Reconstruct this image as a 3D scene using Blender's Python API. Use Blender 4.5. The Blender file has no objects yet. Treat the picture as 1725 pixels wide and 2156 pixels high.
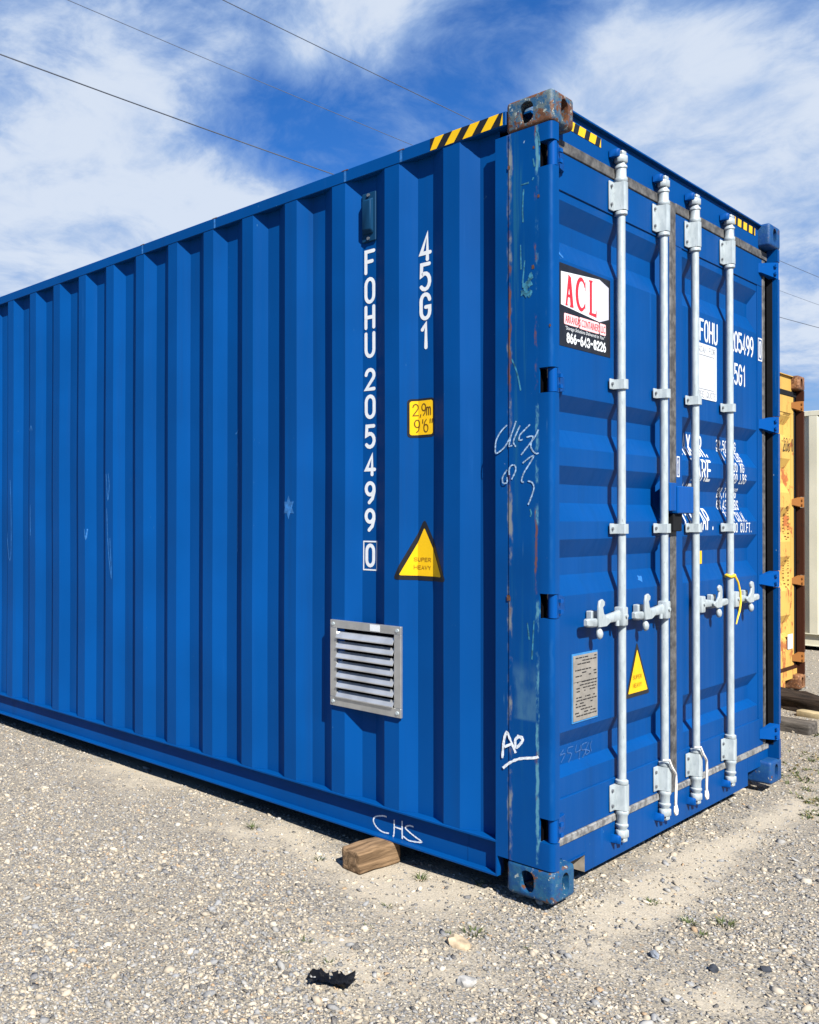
import bpy, bmesh, math, random
import numpy as np
from mathutils import Vector, Matrix, noise as mnoise

random.seed(7)
rng = np.random.default_rng(11)
scene = bpy.context.scene
col = scene.collection
R = math.radians

# ------------------------------------------------------------------ camera
cam_d = bpy.data.cameras.new('camera')
cam = bpy.data.objects.new('camera', cam_d)
col.objects.link(cam)
scene.camera = cam
cam_d.sensor_fit = 'HORIZONTAL'
cam_d.sensor_width = 36.0
cam_d.lens = 36.0 * 1916.63 / 1725.0
cam_d.shift_x = 512.19 / 1725.0
cam_d.clip_start = 0.05
cam_d.clip_end = 3000
CAM = Vector((-3.1087, -1.57735, 1.36213))
_yaw, _pit, _rol = 0.87134, 0.0074, 0.00204
_fw = Vector((math.cos(_yaw)*math.cos(_pit), math.sin(_yaw)*math.cos(_pit), math.sin(_pit)))
_r = Vector((math.sin(_yaw), -math.cos(_yaw), 0))
_u = _r.cross(_fw)
_r2 = _r*math.cos(_rol) + _u*math.sin(_rol)
_u2 = -_r*math.sin(_rol) + _u*math.cos(_rol)
_m = Matrix((_r2, _u2, -_fw)).transposed().to_4x4()
_m.translation = CAM
cam.matrix_world = _m

# ------------------------------------------------------------------ sun, sky, exposure
SUN_EL, SUN_AZ = R(43), R(29)          # azimuth measured from -Y towards -X
to_sun = Vector((-math.sin(SUN_AZ)*math.cos(SUN_EL), -math.cos(SUN_AZ)*math.cos(SUN_EL), math.sin(SUN_EL)))
sun_d = bpy.data.lights.new('sun', 'SUN')
sun_d.energy = 5.0
sun_d.angle = R(0.53)
sun_d.color = (1.0, 0.96, 0.89)
sun = bpy.data.objects.new('sun', sun_d)
col.objects.link(sun)
sun.rotation_euler = (-to_sun).to_track_quat('-Z', 'Y').to_euler()
sun.location = to_sun*50

scene.view_settings.view_transform = 'Standard'
scene.view_settings.look = 'None'
scene.view_settings.gamma = 1.0
scene.view_settings.use_curve_mapping = False
scene.view_settings.exposure = 1.2
scene.render.engine = 'CYCLES'
scene.cycles.max_bounces = 6

world = bpy.data.worlds.new('World')
scene.world = world
world.use_nodes = True


class NT:
    """tiny node-tree builder"""
    def __init__(self, tree):
        self.t = tree
        self.t.nodes.clear()

    def n(self, typ, ins=None, **attrs):
        nd = self.t.nodes.new(typ)
        for k, v in attrs.items():
            setattr(nd, k, v)
        for k, v in (ins or {}).items():
            self.set(nd.inputs[k], v)
        return nd

    def set(self, sock, v):
        if isinstance(v, bpy.types.NodeSocket):
            self.t.links.new(v, sock)
        elif isinstance(v, bpy.types.Node):
            self.t.links.new(v.outputs[0], sock)
        else:
            if sock.type == 'RGBA' and len(v) == 3:
                v = (*v, 1)
            sock.default_value = v

    def math(self, op, a, b=0.0, c=None, clamp=False):
        nd = self.t.nodes.new('ShaderNodeMath')
        nd.operation = op
        nd.use_clamp = clamp
        self.set(nd.inputs[0], a)
        self.set(nd.inputs[1], b)
        if c is not None:
            self.set(nd.inputs[2], c)
        return nd.outputs[0]

    def smooth(self, v, lo, hi):
        nd = self.t.nodes.new('ShaderNodeMapRange')
        nd.interpolation_type = 'SMOOTHSTEP'
        self.set(nd.inputs['Value'], v)
        nd.inputs['From Min'].default_value = lo
        nd.inputs['From Max'].default_value = hi
        return nd.outputs[0]

    def lin(self, v, lo, hi, a, b):
        nd = self.t.nodes.new('ShaderNodeMapRange')
        self.set(nd.inputs['Value'], v)
        nd.inputs['From Min'].default_value = lo
        nd.inputs['From Max'].default_value = hi
        nd.inputs['To Min'].default_value = a
        nd.inputs['To Max'].default_value = b
        return nd.outputs[0]

    def noise(self, vec, scale, detail=4, rough=0.55, dist=0.0):
        nd = self.t.nodes.new('ShaderNodeTexNoise')
        self.set(nd.inputs['Vector'], vec)
        nd.inputs['Scale'].default_value = scale
        nd.inputs['Detail'].default_value = detail
        nd.inputs['Roughness'].default_value = rough
        nd.inputs['Distortion'].default_value = dist
        return nd.outputs['Fac']

    def vmap(self, vec, scale, loc=(0, 0, 0)):
        nd = self.t.nodes.new('ShaderNodeMapping')
        self.set(nd.inputs['Vector'], vec)
        nd.inputs['Scale'].default_value = scale
        nd.inputs['Location'].default_value = loc
        return nd.outputs[0]

    def mix(self, f, a, b, mode='MIX'):
        nd = self.t.nodes.new('ShaderNodeMix')
        nd.data_type = 'RGBA'
        nd.blend_type = mode
        self.set(nd.inputs[0], f)
        self.set(nd.inputs[6], a)
        self.set(nd.inputs[7], b)
        return nd.outputs[2]

    def sep(self, v):
        nd = self.t.nodes.new('ShaderNodeSeparateXYZ')
        self.set(nd.inputs[0], v)
        return nd.outputs

    def comb(self, x, y, z):
        nd = self.t.nodes.new('ShaderNodeCombineXYZ')
        for i, v in enumerate((x, y, z)):
            self.set(nd.inputs[i], v)
        return nd.outputs[0]


# sky: Nishita daylight with broken cirrus and cottony patches, the same all the way round
w = NT(world.node_tree)
tc = w.n('ShaderNodeTexCoord')
sky = w.n('ShaderNodeTexSky', sky_type='NISHITA')
sky.sun_disc = False
sky.sun_elevation = SUN_EL
sky.sun_rotation = math.pi + SUN_AZ
sky.altitude = 100
sky.air_density = 1.0
sky.dust_density = 0.4
sky.ozone_density = 2.2
dirv = tc.outputs['Generated']
dx_, dy_, dz_ = w.sep(dirv)
skyb = w.mix(1.0, sky.outputs[0], w.mix(w.smooth(dz_, 0.0, 0.40), (0.50, 0.64, 0.92), (0.22, 0.66, 1.26)), 'MULTIPLY')
den = w.math('ADD', w.math('MAXIMUM', dz_, 0.0), 0.22)
uv = w.comb(w.math('DIVIDE', dx_, den), w.math('DIVIDE', dy_, den), 0.0)       # a flat cloud layer overhead
wn = w.t.nodes.new('ShaderNodeTexNoise')
w.set(wn.inputs['Vector'], uv)
wn.inputs['Scale'].default_value = 2.0
wn.inputs['Detail'].default_value = 3
wv = w.n('ShaderNodeVectorMath', {0: wn.outputs['Color'], 1: (0.5, 0.5, 0.5)}, operation='SUBTRACT').outputs[0]
wv = w.n('ShaderNodeVectorMath', {0: wv, 'Scale': 0.30}, operation='SCALE').outputs[0]
uvw = w.n('ShaderNodeVectorMath', {0: uv, 1: wv}, operation='ADD').outputs[0]
f1 = w.noise(w.vmap(uvw, (1, 1, 1), (3.1, 0.4, 0.0)), 1.5, 9, 0.58, 0.0)
f2 = w.noise(w.vmap(uvw, (1.0, 1.0, 1), (1.7, 5.2, 0.0)), 6.5, 8, 0.62, 0.15)
f3 = w.noise(w.vmap(uvw, (1, 1, 1), (6.2, 1.1, 0.0)), 21.0, 6, 0.62, 0.0)
cov = w.math('ADD', w.math('MULTIPLY', f1, 0.66), w.math('MULTIPLY', f2, 0.60))
cov = w.math('ADD', cov, w.math('MULTIPLY', f3, 0.30))
# broad cloud banks and clear gaps at fixed places in the sky
BANKS = [((0.685, 0.555, 0.473), 5, 0.12), ((0.628, 0.626, 0.463), 3, 0.09), ((0.758, 0.459, 0.463), 4, 0.08), ((0.501, 0.784, 0.367), 6, 0.12), ((0.612, 0.744, 0.268), 6, 0.12), ((0.661, 0.686, 0.304), 4, 0.1), ((0.541, 0.718, 0.438), 3, 0.1), ((0.878, 0.301, 0.373), 5, 0.12), ((0.927, 0.251, 0.278), 6, 0.1), ((0.845, 0.389, 0.367), 4, 0.12), ((0.491, 0.752, 0.44), 4, -0.1872), ((0.566, 0.689, 0.454), 4, -0.1008), ((0.498, 0.816, 0.292), 5, 0.06), ((0.822, 0.41, 0.395), 2.5, 0.1), ((0.492, 0.806, 0.328), 9, 0.22), ((0.606, 0.737, 0.3), 7, 0.22), ((0.563, 0.788, 0.248), 9, 0.2), ((0.698, 0.667, 0.262), 5, 0.2), ((0.498, 0.738, 0.455), 5, 0.14), ((0.565, 0.71, 0.421), 2.5, 0.12), ((0.695, 0.535, 0.481), 3.5, 0.26), ((0.731, 0.502, 0.463), 4, 0.12), ((0.608, 0.631, 0.482), 4, 0.12), ((0.669, 0.589, 0.454), 1.5, 0.1), ((0.872, 0.338, 0.354), 5, 0.2), ((0.913, 0.261, 0.315), 8, 0.26), ((0.837, 0.368, 0.406), 3.5, 0.16), ((0.852, 0.318, 0.416), 2.5, 0.12), ((0.867, 0.378, 0.325), 4, 0.2), ((0.908, 0.311, 0.282), 5, 0.14), ((0.954, 0.251, 0.166), 2.5, 0.2), ((0.769, 0.517, 0.375), 2.5, 0.16), ((0.66, 0.631, 0.408), 5, -0.17279999999999998), ((0.739, 0.54, 0.402), 5.5, -0.2016), ((0.787, 0.452, 0.421), 4.5, -0.15839999999999999), ((0.864, 0.27, 0.426), 3.5, -0.1152), ((0.944, 0.252, 0.211), 2.0, -0.216), ((0.958, 0.256, 0.129), 1.3, -0.1296), ((0.629, 0.674, 0.387), 2.5, -0.072), ((0.816, 0.376, 0.44), 3, -0.043199999999999995)]
for (d, rad, amp) in BANKS:
    dp = w.n('ShaderNodeVectorMath', {0: dirv, 1: d}, operation='DOT_PRODUCT').outputs['Value']
    mk = w.math('EXPONENT', w.math('DIVIDE', w.math('SUBTRACT', dp, 1.0), (1-math.cos(R(rad)))*1.0))
    cov = w.math('ADD', cov, w.math('MULTIPLY', mk, amp))
thin = w.smooth(cov, 0.60, 1.12)
thick = w.smooth(cov, 0.86, 1.22)
thick = w.math('MULTIPLY', thick, w.smooth(w.math('ADD', w.math('MULTIPLY', f2, 0.55), w.math('MULTIPLY', f1, 0.45)), 0.33, 0.56))
ccol = w.mix(thick, (2.75, 4.1, 6.6), (5.9, 6.6, 7.7))
skyc = w.mix(w.math('MULTIPLY', thin, 0.96), skyb, ccol)
bg = w.n('ShaderNodeBackground', {'Color': skyc, 'Strength': 0.052})
w.n('ShaderNodeOutputWorld', {'Surface': bg.outputs[0]})


# ------------------------------------------------------------------ materials
def new_mat(name):
    m = bpy.data.materials.new(name)
    m.use_nodes = True
    return m, NT(m.node_tree)


def finish(nt, color, rough=0.5, metal=0.0, bump=None, bump_strength=0.2, bump_dist=0.01, spec=0.5):
    b = nt.n('ShaderNodeBsdfPrincipled', {'Base Color': color, 'Roughness': rough, 'Metallic': metal, 'Specular IOR Level': spec})
    if bump is not None:
        bp = nt.n('ShaderNodeBump', {'Height': bump, 'Strength': bump_strength, 'Distance': bump_dist})
        nt.set(b.inputs['Normal'], bp.outputs[0])
    nt.n('ShaderNodeOutputMaterial', {'Surface': b.outputs[0]})


def obj_co(nt):
    return nt.n('ShaderNodeTexCoord').outputs['Object']


def plain(name, color, rough=0.5, metal=0.0, var=0.12, scale=25.0, bump=0.0, spec=0.25):
    m, nt = new_mat(name)
    co = obj_co(nt)
    f = nt.noise(co, scale, 5)
    c = nt.mix(nt.smooth(f, 0.3, 0.7), tuple(x*(1-var) for x in color), tuple(min(1, x*(1+var)) for x in color))
    finish(nt, c, rough, metal, f if bump else None, bump, 0.004, spec)
    return m


def paint(name, base, chip=(0.07, 0.19, 0.30), rust=(0.16, 0.055, 0.02), fade=(0.01, 0.10, 0.33), chips=0.5, rusty=0.0, streak=0.35, rough=0.42, spec=0.07):
    """container paint: slightly uneven coat, faded rub streaks, small chips, optional rust"""
    m, nt = new_mat(name)
    co = obj_co(nt)
    big = nt.noise(co, 1.7, 3)
    c = nt.mix(nt.smooth(big, 0.3, 0.72), tuple(x*0.91 for x in base), tuple(x*1.08 for x in base))
    grime = nt.noise(nt.vmap(co, (9, 9, 0.35), (2, 7, 1)), 1.0, 6, 0.65)
    c = nt.mix(nt.math('MULTIPLY', nt.smooth(grime, 0.54, 0.75), 0.35), c, tuple(x*0.55+0.004 for x in base))
    rub = nt.noise(nt.vmap(co, (26, 26, 0.9)), 1.0, 6, 0.62)
    rubm = nt.math('MULTIPLY', nt.smooth(rub, 0.60, 0.80), nt.smooth(nt.noise(co, 2.3, 2), 0.48, 0.66))
    c = nt.mix(nt.math('MULTIPLY', rubm, streak), c, fade)
    ch = nt.noise(nt.vmap(co, (1, 1, 0.7)), 55, 4, 0.6)
    chm = nt.math('MULTIPLY', nt.smooth(ch, 0.715, 0.75), nt.smooth(nt.noise(co, 4.5, 2), 0.52, 0.62))
    c = nt.mix(nt.math('MULTIPLY', chm, chips), c, chip)
    rf = nt.smooth(rub, 0.3, 0.8)
    if rusty > 0:
        rn = nt.noise(nt.vmap(co, (1, 1, 0.55)), 9, 8, 0.68, 0.4)
        rm = nt.smooth(rn, 0.74-0.3*rusty, 0.80-0.3*rusty)
        rc = nt.mix(nt.noise(co, 40, 4), rust, tuple(min(1, x*2.6) for x in rust))
        c = nt.mix(rm, c, rc)
        rgh = nt.math('ADD', nt.math('MULTIPLY', rm, 0.45), rough)
    else:
        rgh = nt.math('ADD', nt.math('MULTIPLY', rf, 0.14), rough)
    dent = nt.math('ADD', nt.math('MULTIPLY', nt.noise(nt.vmap(co, (1, 1, 0.5)), 3.0, 2), 1.0), nt.math('MULTIPLY', nt.noise(co, 130, 2), 0.012))
    finish(nt, c, rgh, 0.0, dent, 0.35, 0.012, spec)
    return m


BLUE = (0.0003, 0.0435, 0.174)
M = {}
M['blue'] = paint('blue_paint', BLUE)
M['blue_inner'] = paint('blue_paint_worn', (0.002, 0.045, 0.2), chips=0.8, streak=0.5)


def post_paint():
    m, nt = new_mat('blue_post_paint')
    co = obj_co(nt)
    x, y, z = nt.sep(co)
    big = nt.noise(co, 2.2, 3)
    c = nt.mix(nt.smooth(big, 0.3, 0.7), tuple(v*0.86 for v in BLUE), tuple(v*1.06 for v in BLUE))
    # long scraped rub streaks, mostly on the upper half
    st = nt.noise(nt.vmap(co, (55, 55, 1.1)), 1.0, 7, 0.66)
    up = nt.lin(z, 0.3, 2.4, 0.14, 0.70)
    pm = nt.math('MULTIPLY', nt.smooth(nt.noise(nt.vmap(co, (1, 14, 0.8)), 2.2, 3), 0.44, 0.60), nt.math('MULTIPLY', nt.smooth(y, 0.05, 0.09), nt.smooth(y, 0.176, 0.160)))
    sm = nt.math('MULTIPLY', nt.math('MULTIPLY', nt.smooth(st, 0.47, 0.60), pm), up)
    c = nt.mix(sm, c, (0.010, 0.078, 0.15))
    st2 = nt.noise(nt.vmap(co, (110, 110, 2.6), (3, 1, 7)), 1.0, 5, 0.6)
    sm2 = nt.math('MULTIPLY', nt.smooth(st2, 0.67, 0.73), nt.smooth(nt.noise(co, 5.1, 2), 0.5, 0.62))
    c = nt.mix(nt.math('MULTIPLY', sm2, 0.8), c, (0.11, 0.26, 0.33))
    # rust along the weld seam and down the bend, then a painted corner highlight
    wob = nt.math('MULTIPLY', nt.math('SUBTRACT', nt.noise(nt.vmap(co, (1, 1, 8)), 2.0, 4), 0.5), 0.02)

    def line(yc, width, off, lo, hi, colr, amt):
        dd = nt.math('ABSOLUTE', nt.math('SUBTRACT', nt.math('ADD', y, wob), yc))
        ln = nt.math('SUBTRACT', 1.0, nt.smooth(dd, width*0.4, width))
        br = nt.smooth(nt.noise(nt.vmap(co, (9, 9, 4.2), off), 1.0, 6, 0.7), lo, hi)
        return nt.mix(nt.math('MULTIPLY', nt.math('MULTIPLY', ln, br), amt), c, colr)
    c = line(0.164, 0.013, (2, 1, 5), 0.46, 0.60, (0.20, 0.20, 0.17), 0.75)
    c = line(0.165, 0.009, (1, 4, 3), 0.50, 0.62, (0.13, 0.050, 0.020), 0.85)
    c = line(0.058, 0.008, (6, 2, 1), 0.50, 0.60, (0.09, 0.25, 0.30), 0.75)
    c = line(0.062, 0.006, (6, 8, 9), 0.55, 0.64, (0.13, 0.050, 0.020), 0.8)
    c = line(0.008, 0.006, (3, 2, 4), 0.45, 0.62, (0.02, 0.10, 0.26), 0.18)  # pale blue streak paints an edge highlight down the post corner
    pt = nt.noise(nt.vmap(co, (1, 1, 0.8), (2, 5, 1)), 34, 4, 0.6)
    c = nt.mix(nt.math('MULTIPLY', nt.smooth(pt, 0.72, 0.75), nt.smooth(nt.noise(co, 7, 2), 0.5, 0.6)), c, (0.40, 0.55, 0.60))
    # patch where a placard was removed
    pz = nt.math('MULTIPLY', nt.smooth(z, 0.633, 0.645), nt.math('SUBTRACT', 1.0, nt.smooth(z, 0.78, 0.86)))
    py = nt.math('MULTIPLY', nt.smooth(y, 0.060, 0.066), nt.math('SUBTRACT', 1.0, nt.smooth(y, 0.150, 0.156)))
    pn = nt.smooth(nt.noise(nt.vmap(co, (14, 14, 5)), 1.0, 5), 0.36, 0.6)
    c = nt.mix(nt.math('MULTIPLY', nt.math('MULTIPLY', pz, py), nt.math('MULTIPLY', pn, 0.55)), c, (0.05, 0.13, 0.20))
    finish(nt, c, 0.36, 0.0, nt.math('ADD', nt.noise(nt.vmap(co, (1, 1, .4)), 7, 3), nt.math('MULTIPLY', sm2, -0.2)), 0.3, 0.006, 0.09)
    return m


M['post'] = post_paint()


def casting_mat(name, base, mid, rustamt, lightamt):
    m, nt = new_mat(name)
    co = obj_co(nt)
    n1 = nt.noise(co, 34, 7, 0.7, 0.3)
    c = nt.mix(nt.smooth(n1, 0.40, 0.60), base, mid)
    pat = nt.noise(nt.vmap(co, (1, 1, 1), (1.3, 2.1, 0.4)), 13, 4, 0.6)
    n2 = nt.noise(nt.vmap(co, (1, 1, 1), (3, 3, 1)), 38, 7, 0.72, 0.5)
    rr = nt.math('ADD', nt.math('MULTIPLY', pat, 0.55), nt.math('MULTIPLY', n2, 0.55))
    # bare edges rust first
    geo = nt.n('ShaderNodeNewGeometry')
    edge = nt.smooth(nt.math('MAXIMUM', nt.math('MAXIMUM', nt.math('ABSOLUTE', nt.sep(geo.outputs['Normal'])[0]), nt.math('ABSOLUTE', nt.sep(geo.outputs['Normal'])[1])), nt.math('ABSOLUTE', nt.sep(geo.outputs['Normal'])[2])), 0.99, 0.86)
    rr = nt.math('ADD', rr, nt.math('MULTIPLY', edge, 0.05))
    rc = nt.mix(nt.noise(co, 90, 3), (0.030, 0.013, 0.007), (0.150, 0.062, 0.026))
    c = nt.mix(nt.smooth(rr, 0.66-rustamt, 0.70-rustamt), c, rc)
    n3 = nt.noise(nt.vmap(co, (1, 1, 0.8), (7, 1, 5)), 48, 5, 0.66)
    c = nt.mix(nt.math('MULTIPLY', nt.smooth(n3, 0.68-lightamt, 0.72-lightamt), 0.75), c, (0.30, 0.33, 0.29))
    finish(nt, c, 0.55, 0.0, n2, 0.5, 0.006, 0.3)
    return m


M['cast_top'] = casting_mat('worn_casting_top', (0.010, 0.055, 0.12), (0.070, 0.095, 0.10), 0.112, 0.085)
M['cast_low'] = casting_mat('worn_casting_low', (0.002, 0.042, 0.13), (0.010, 0.065, 0.13), 0.030, 0.07)
M['cast_rust'] = casting_mat('rusty_casting', (0.16, 0.07, 0.03), (0.26, 0.13, 0.06), 0.12, 0.0)
M['cast_cream'] = casting_mat('cream_casting', (0.55, 0.52, 0.42), (0.45, 0.42, 0.34), -0.05, 0.0)

m, nt = new_mat('galvanised_steel')
co = obj_co(nt)
g = nt.noise(nt.vmap(co, (1, 1, .35)), 60, 5)
c = nt.mix(nt.smooth(g, 0.3, 0.7), (0.265, 0.305, 0.318), (0.345, 0.385, 0.395))
sp = nt.noise(nt.vmap(co, (1, 1, .3)), 140, 3, .6)
c = nt.mix(nt.math('MULTIPLY', nt.smooth(sp, 0.64, 0.71), 0.5), c, (0.10, 0.115, 0.12))
finish(nt, c, 0.48, 0.15, g, 0.2, 0.003)
M['galv'] = m

m, nt = new_mat('weathered_rubber')
co = obj_co(nt)
g = nt.noise(nt.vmap(co, (1, 1, 1)), 24, 6, 0.65)
c = nt.mix(nt.smooth(g, 0.36, 0.68), (0.035, 0.035, 0.036), (0.10, 0.098, 0.094))
finish(nt, c, 0.8, 0.0, g, 0.3, 0.003, 0.3)
M['rubber'] = m
m, nt = new_mat('dusty_rubber')
co = obj_co(nt)
g = nt.noise(nt.vmap(co, (1, 1, 1)), 26, 7, 0.7)
c = nt.mix(nt.smooth(g, 0.40, 0.62), (0.21, 0.21, 0.205), (0.085, 0.085, 0.085))
finish(nt, c, 0.85, 0.0, g, 0.3, 0.003, 0.3)
M['rubber_dusty'] = m
M['black_rubber'] = plain('black_rubber', (0.002, 0.0025, 0.004), 0.9, var=0.3)
M['dark'] = plain('dark_void', (0.003, 0.003, 0.004), 1.0, spec=0.0)
M['white'] = plain('white_paint', (0.52, 0.54, 0.55), 0.45, var=0.05, scale=40)
M['yellow'] = plain('yellow_film', (0.60, 0.36, 0.004), 0.4, var=0.04, scale=12)
M['black'] = plain('black_film', (0.010, 0.010, 0.012), 0.42, var=0.2)
M['amber'] = plain('amber_print', (0.30, 0.14, 0.005), 0.5)
M['brown_print'] = plain('brown_print', (0.10, 0.045, 0.004), 0.5)
M['red'] = plain('red_film', (0.45, 0.018, 0.025), 0.4, var=0.05)
M['pink'] = plain('pink_print', (0.80, 0.42, 0.42), 0.4)
M['lilac'] = plain('pale_lilac_film', (0.40, 0.40, 0.46), 0.4, var=0.03)
M['grey_print'] = plain('grey_print', (0.25, 0.26, 0.28), 0.5)
M['chalk'] = plain('chalk_white', (0.52, 0.55, 0.58), 0.9, var=0.25, scale=120)
M['chalk_thin'] = plain('thin_chalk', (0.20, 0.30, 0.42), 0.9, var=0.5, scale=110)
M['chalk_faint'] = plain('faint_chalk', (0.03, 0.085, 0.22), 0.9, var=0.3, scale=90)
M['scratch'] = plain('scratched_paint', (0.02, 0.11, 0.30), 0.6, var=0.3, scale=60)
M['alu'] = plain('aluminium', (0.44, 0.44, 0.425), 0.35, 0.75, var=0.12, scale=14)
M['alu_slat'] = plain('bright_aluminium', (0.55, 0.56, 0.56), 0.32, 0.7, var=0.15, scale=9)
M['plate'] = plain('dull_data_plate', (0.27, 0.25, 0.22), 0.5, 0.35, var=0.12, scale=30)
M['blue_light'] = plain('pale_blue_edge', (0.03, 0.16, 0.36), 0.4)
M['vent'] = paint('teal_vent_paint', (0.004, 0.030, 0.075), chips=0.8, streak=0.8)
M['keeper'] = paint('blue_keeper_paint', (0.0006, 0.052, 0.22), chips=0.9, streak=0.6)
M['yellow_tape'] = plain('yellow_plastic', (0.75, 0.47, 0.03), 0.5)
M['cord'] = plain('off_white_cord', (0.66, 0.62, 0.55), 0.7, var=0.15, scale=70)
M['tan'] = plain('dusty_plate', (0.22, 0.19, 0.15), 0.8, var=0.3, scale=18)
M['teal'] = plain('teal_undercoat', (0.022, 0.115, 0.18), 0.6, var=0.5, scale=60)
M['rust_spot'] = plain('rust_spot', (0.080, 0.036, 0.020), 0.8, var=0.4, scale=90)
M['steel'] = plain('bolt_steel', (0.18, 0.19, 0.2), 0.45, 0.6)
M['yellow_c'] = paint('mustard_paint', (0.44, 0.275, 0.070), chip=(0.14, 0.06, 0.03), fade=(0.62, 0.38, 0.10), chips=0.9, rusty=0.66, streak=0.7, rough=0.6)
M['rusty'] = paint('rusted_steel', (0.040, 0.014, 0.008), chip=(0.20, 0.10, 0.04), fade=(0.16, 0.062, 0.02), rust=(0.012, 0.006, 0.004), chips=0.8, rusty=0.55, streak=0.9, rough=0.6)
M['orange'] = paint('orange_rust_paint', (0.21, 0.085, 0.024), chip=(0.14, 0.06, 0.03), fade=(0.5, 0.25, 0.06), chips=0.8, rusty=0.25, streak=0.5, rough=0.6)
M['cream'] = paint('cream_paint', (0.47, 0.445, 0.345), chip=(0.4, 0.37, 0.3), fade=(0.56, 0.53, 0.44), chips=0.3, streak=0.3, rough=0.5)
M['cream_print'] = plain('faded_print', (0.32, 0.30, 0.24), 0.6)

m, nt = new_mat('sawn_timber')
co = obj_co(nt)
gr = nt.noise(nt.vmap(co, (3, 42, 42)), 1.0, 6, 0.65, 0.6)
c = nt.mix(nt.smooth(gr, 0.3, 0.7), (0.060, 0.036, 0.018), (0.25, 0.160, 0.088))
finish(nt, c, 0.85, 0.0, gr, 0.8, 0.008, 0.2)
M['timber'] = m
m, nt = new_mat('rotten_timber')
co = obj_co(nt)
gr = nt.noise(nt.vmap(co, (30, 4, 30)), 1.0, 6, 0.7, 0.6)
c = nt.mix(nt.smooth(gr, 0.3, 0.7), (0.008, 0.006, 0.005), (0.040, 0.028, 0.021))
finish(nt, c, 0.9, 0.0, gr, 1.0, 0.015, 0.2)
M['rotten'] = m
m, nt = new_mat('grey_timber')
co = obj_co(nt)
gr = nt.noise(nt.vmap(co, (40, 5, 40)), 1.0, 6, 0.7, 0.4)
c = nt.mix(nt.smooth(gr, 0.3, 0.7), (0.030, 0.027, 0.024), (0.105, 0.093, 0.08))
finish(nt, c, 0.9, 0.0, gr, 0.8, 0.01, 0.2)
M['grey_timber'] = m
M['plank'] = plain('pale_plank', (0.33, 0.27, 0.16), 0.8, var=0.2, scale=20)
M['cable'] = plain('cable_sheath', (0.06, 0.07, 0.09), 0.6)
M['cable_bare'] = plain('bare_cable', (0.10, 0.12, 0.16), 0.5, 0.3)


# ------------------------------------------------------------------ mesh helpers
def obj(name, bm, mat, parent=None, smooth=None, kind=None):
    me = bpy.data.meshes.new(name)
    if isinstance(bm, bmesh.types.BMesh):
        bm.normal_update()
        bm.to_mesh(me)
        bm.free()
    else:
        me = bm
    me.materials.clear()
    for mm in (mat if isinstance(mat, (list, tuple)) else [mat]):
        me.materials.append(mm)
    if smooth:
        me.shade_smooth()
        me.set_sharp_from_angle(angle=R(smooth))
    o = bpy.data.objects.new(name, me)
    col.objects.link(o)
    if parent:
        o.parent = parent
    if kind:
        o['kind'] = kind
    return o


def tag(o, label, cat, group=None):
    o['label'] = label
    o['category'] = cat
    if group:
        o['group'] = group
    return o


def empty(name, loc=(0, 0, 0), rz=0.0):
    o = bpy.data.objects.new(name, None)
    o.empty_display_size = 0.2
    col.objects.link(o)
    o.location = loc
    o.rotation_euler = (0, 0, rz)
    return o


def BM():
    return bmesh.new()


def box(bm, x0, x1, y0, y1, z0, z1, bevel=0.0, seg=2):
    vs = [bm.verts.new((x, y, z)) for z in (z0, z1) for y in (y0, y1) for x in (x0, x1)]
    fs = [(0, 2, 3, 1), (4, 5, 7, 6), (0, 1, 5, 4), (2, 6, 7, 3), (0, 4, 6, 2), (1, 3, 7, 5)]
    faces = [bm.faces.new([vs[i] for i in f]) for f in fs]
    if bevel > 0:
        es = list({e for f in faces for e in f.edges})
        bmesh.ops.bevel(bm, geom=es, offset=bevel, segments=seg, affect='EDGES', profile=0.5)
    return vs


def hexa(bm, bot, top):
    """8-corner solid from two quads"""
    a = [bm.verts.new(p) for p in bot]
    b = [bm.verts.new(p) for p in top]
    bm.faces.new(a[::-1])
    bm.faces.new(b)
    for i in range(4):
        j = (i+1) % 4
        bm.faces.new((a[i], a[j], b[j], b[i]))


def prism(bm, pts, axis, a0, a1):
    """extrude a 2-D outline along an axis (0,1,2); pts are the other two coordinates in order"""
    def P(p, a):
        q = list(p)
        q.insert(axis, a)
        return q
    A = [bm.verts.new(P(p, a0)) for p in pts]
    B = [bm.verts.new(P(p, a1)) for p in pts]
    bm.faces.new(A[::-1])
    bm.faces.new(B)
    n = len(pts)
    for i in range(n):
        j = (i+1) % n
        bm.faces.new((A[i], A[j], B[j], B[i]))


def cyl(bm, p0, p1, r0, r1=None, n=16, cap=True):
    r1 = r0 if r1 is None else r1
    p0, p1 = Vector(p0), Vector(p1)
    d = (p1-p0).normalized()
    up = Vector((0, 0, 1)) if abs(d.z) < 0.9 else Vector((1, 0, 0))
    a = d.cross(up).normalized()
    b = d.cross(a)
    A, B = [], []
    for i in range(n):
        t = 2*math.pi*i/n
        v = a*math.cos(t)+b*math.sin(t)
        A.append(bm.verts.new(p0+v*r0))
        B.append(bm.verts.new(p1+v*r1))
    for i in range(n):
        j = (i+1) % n
        bm.faces.new((A[i], B[i], B[j], A[j]))
    if cap:
        bm.faces.new(A)
        bm.faces.new(B[::-1])


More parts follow.
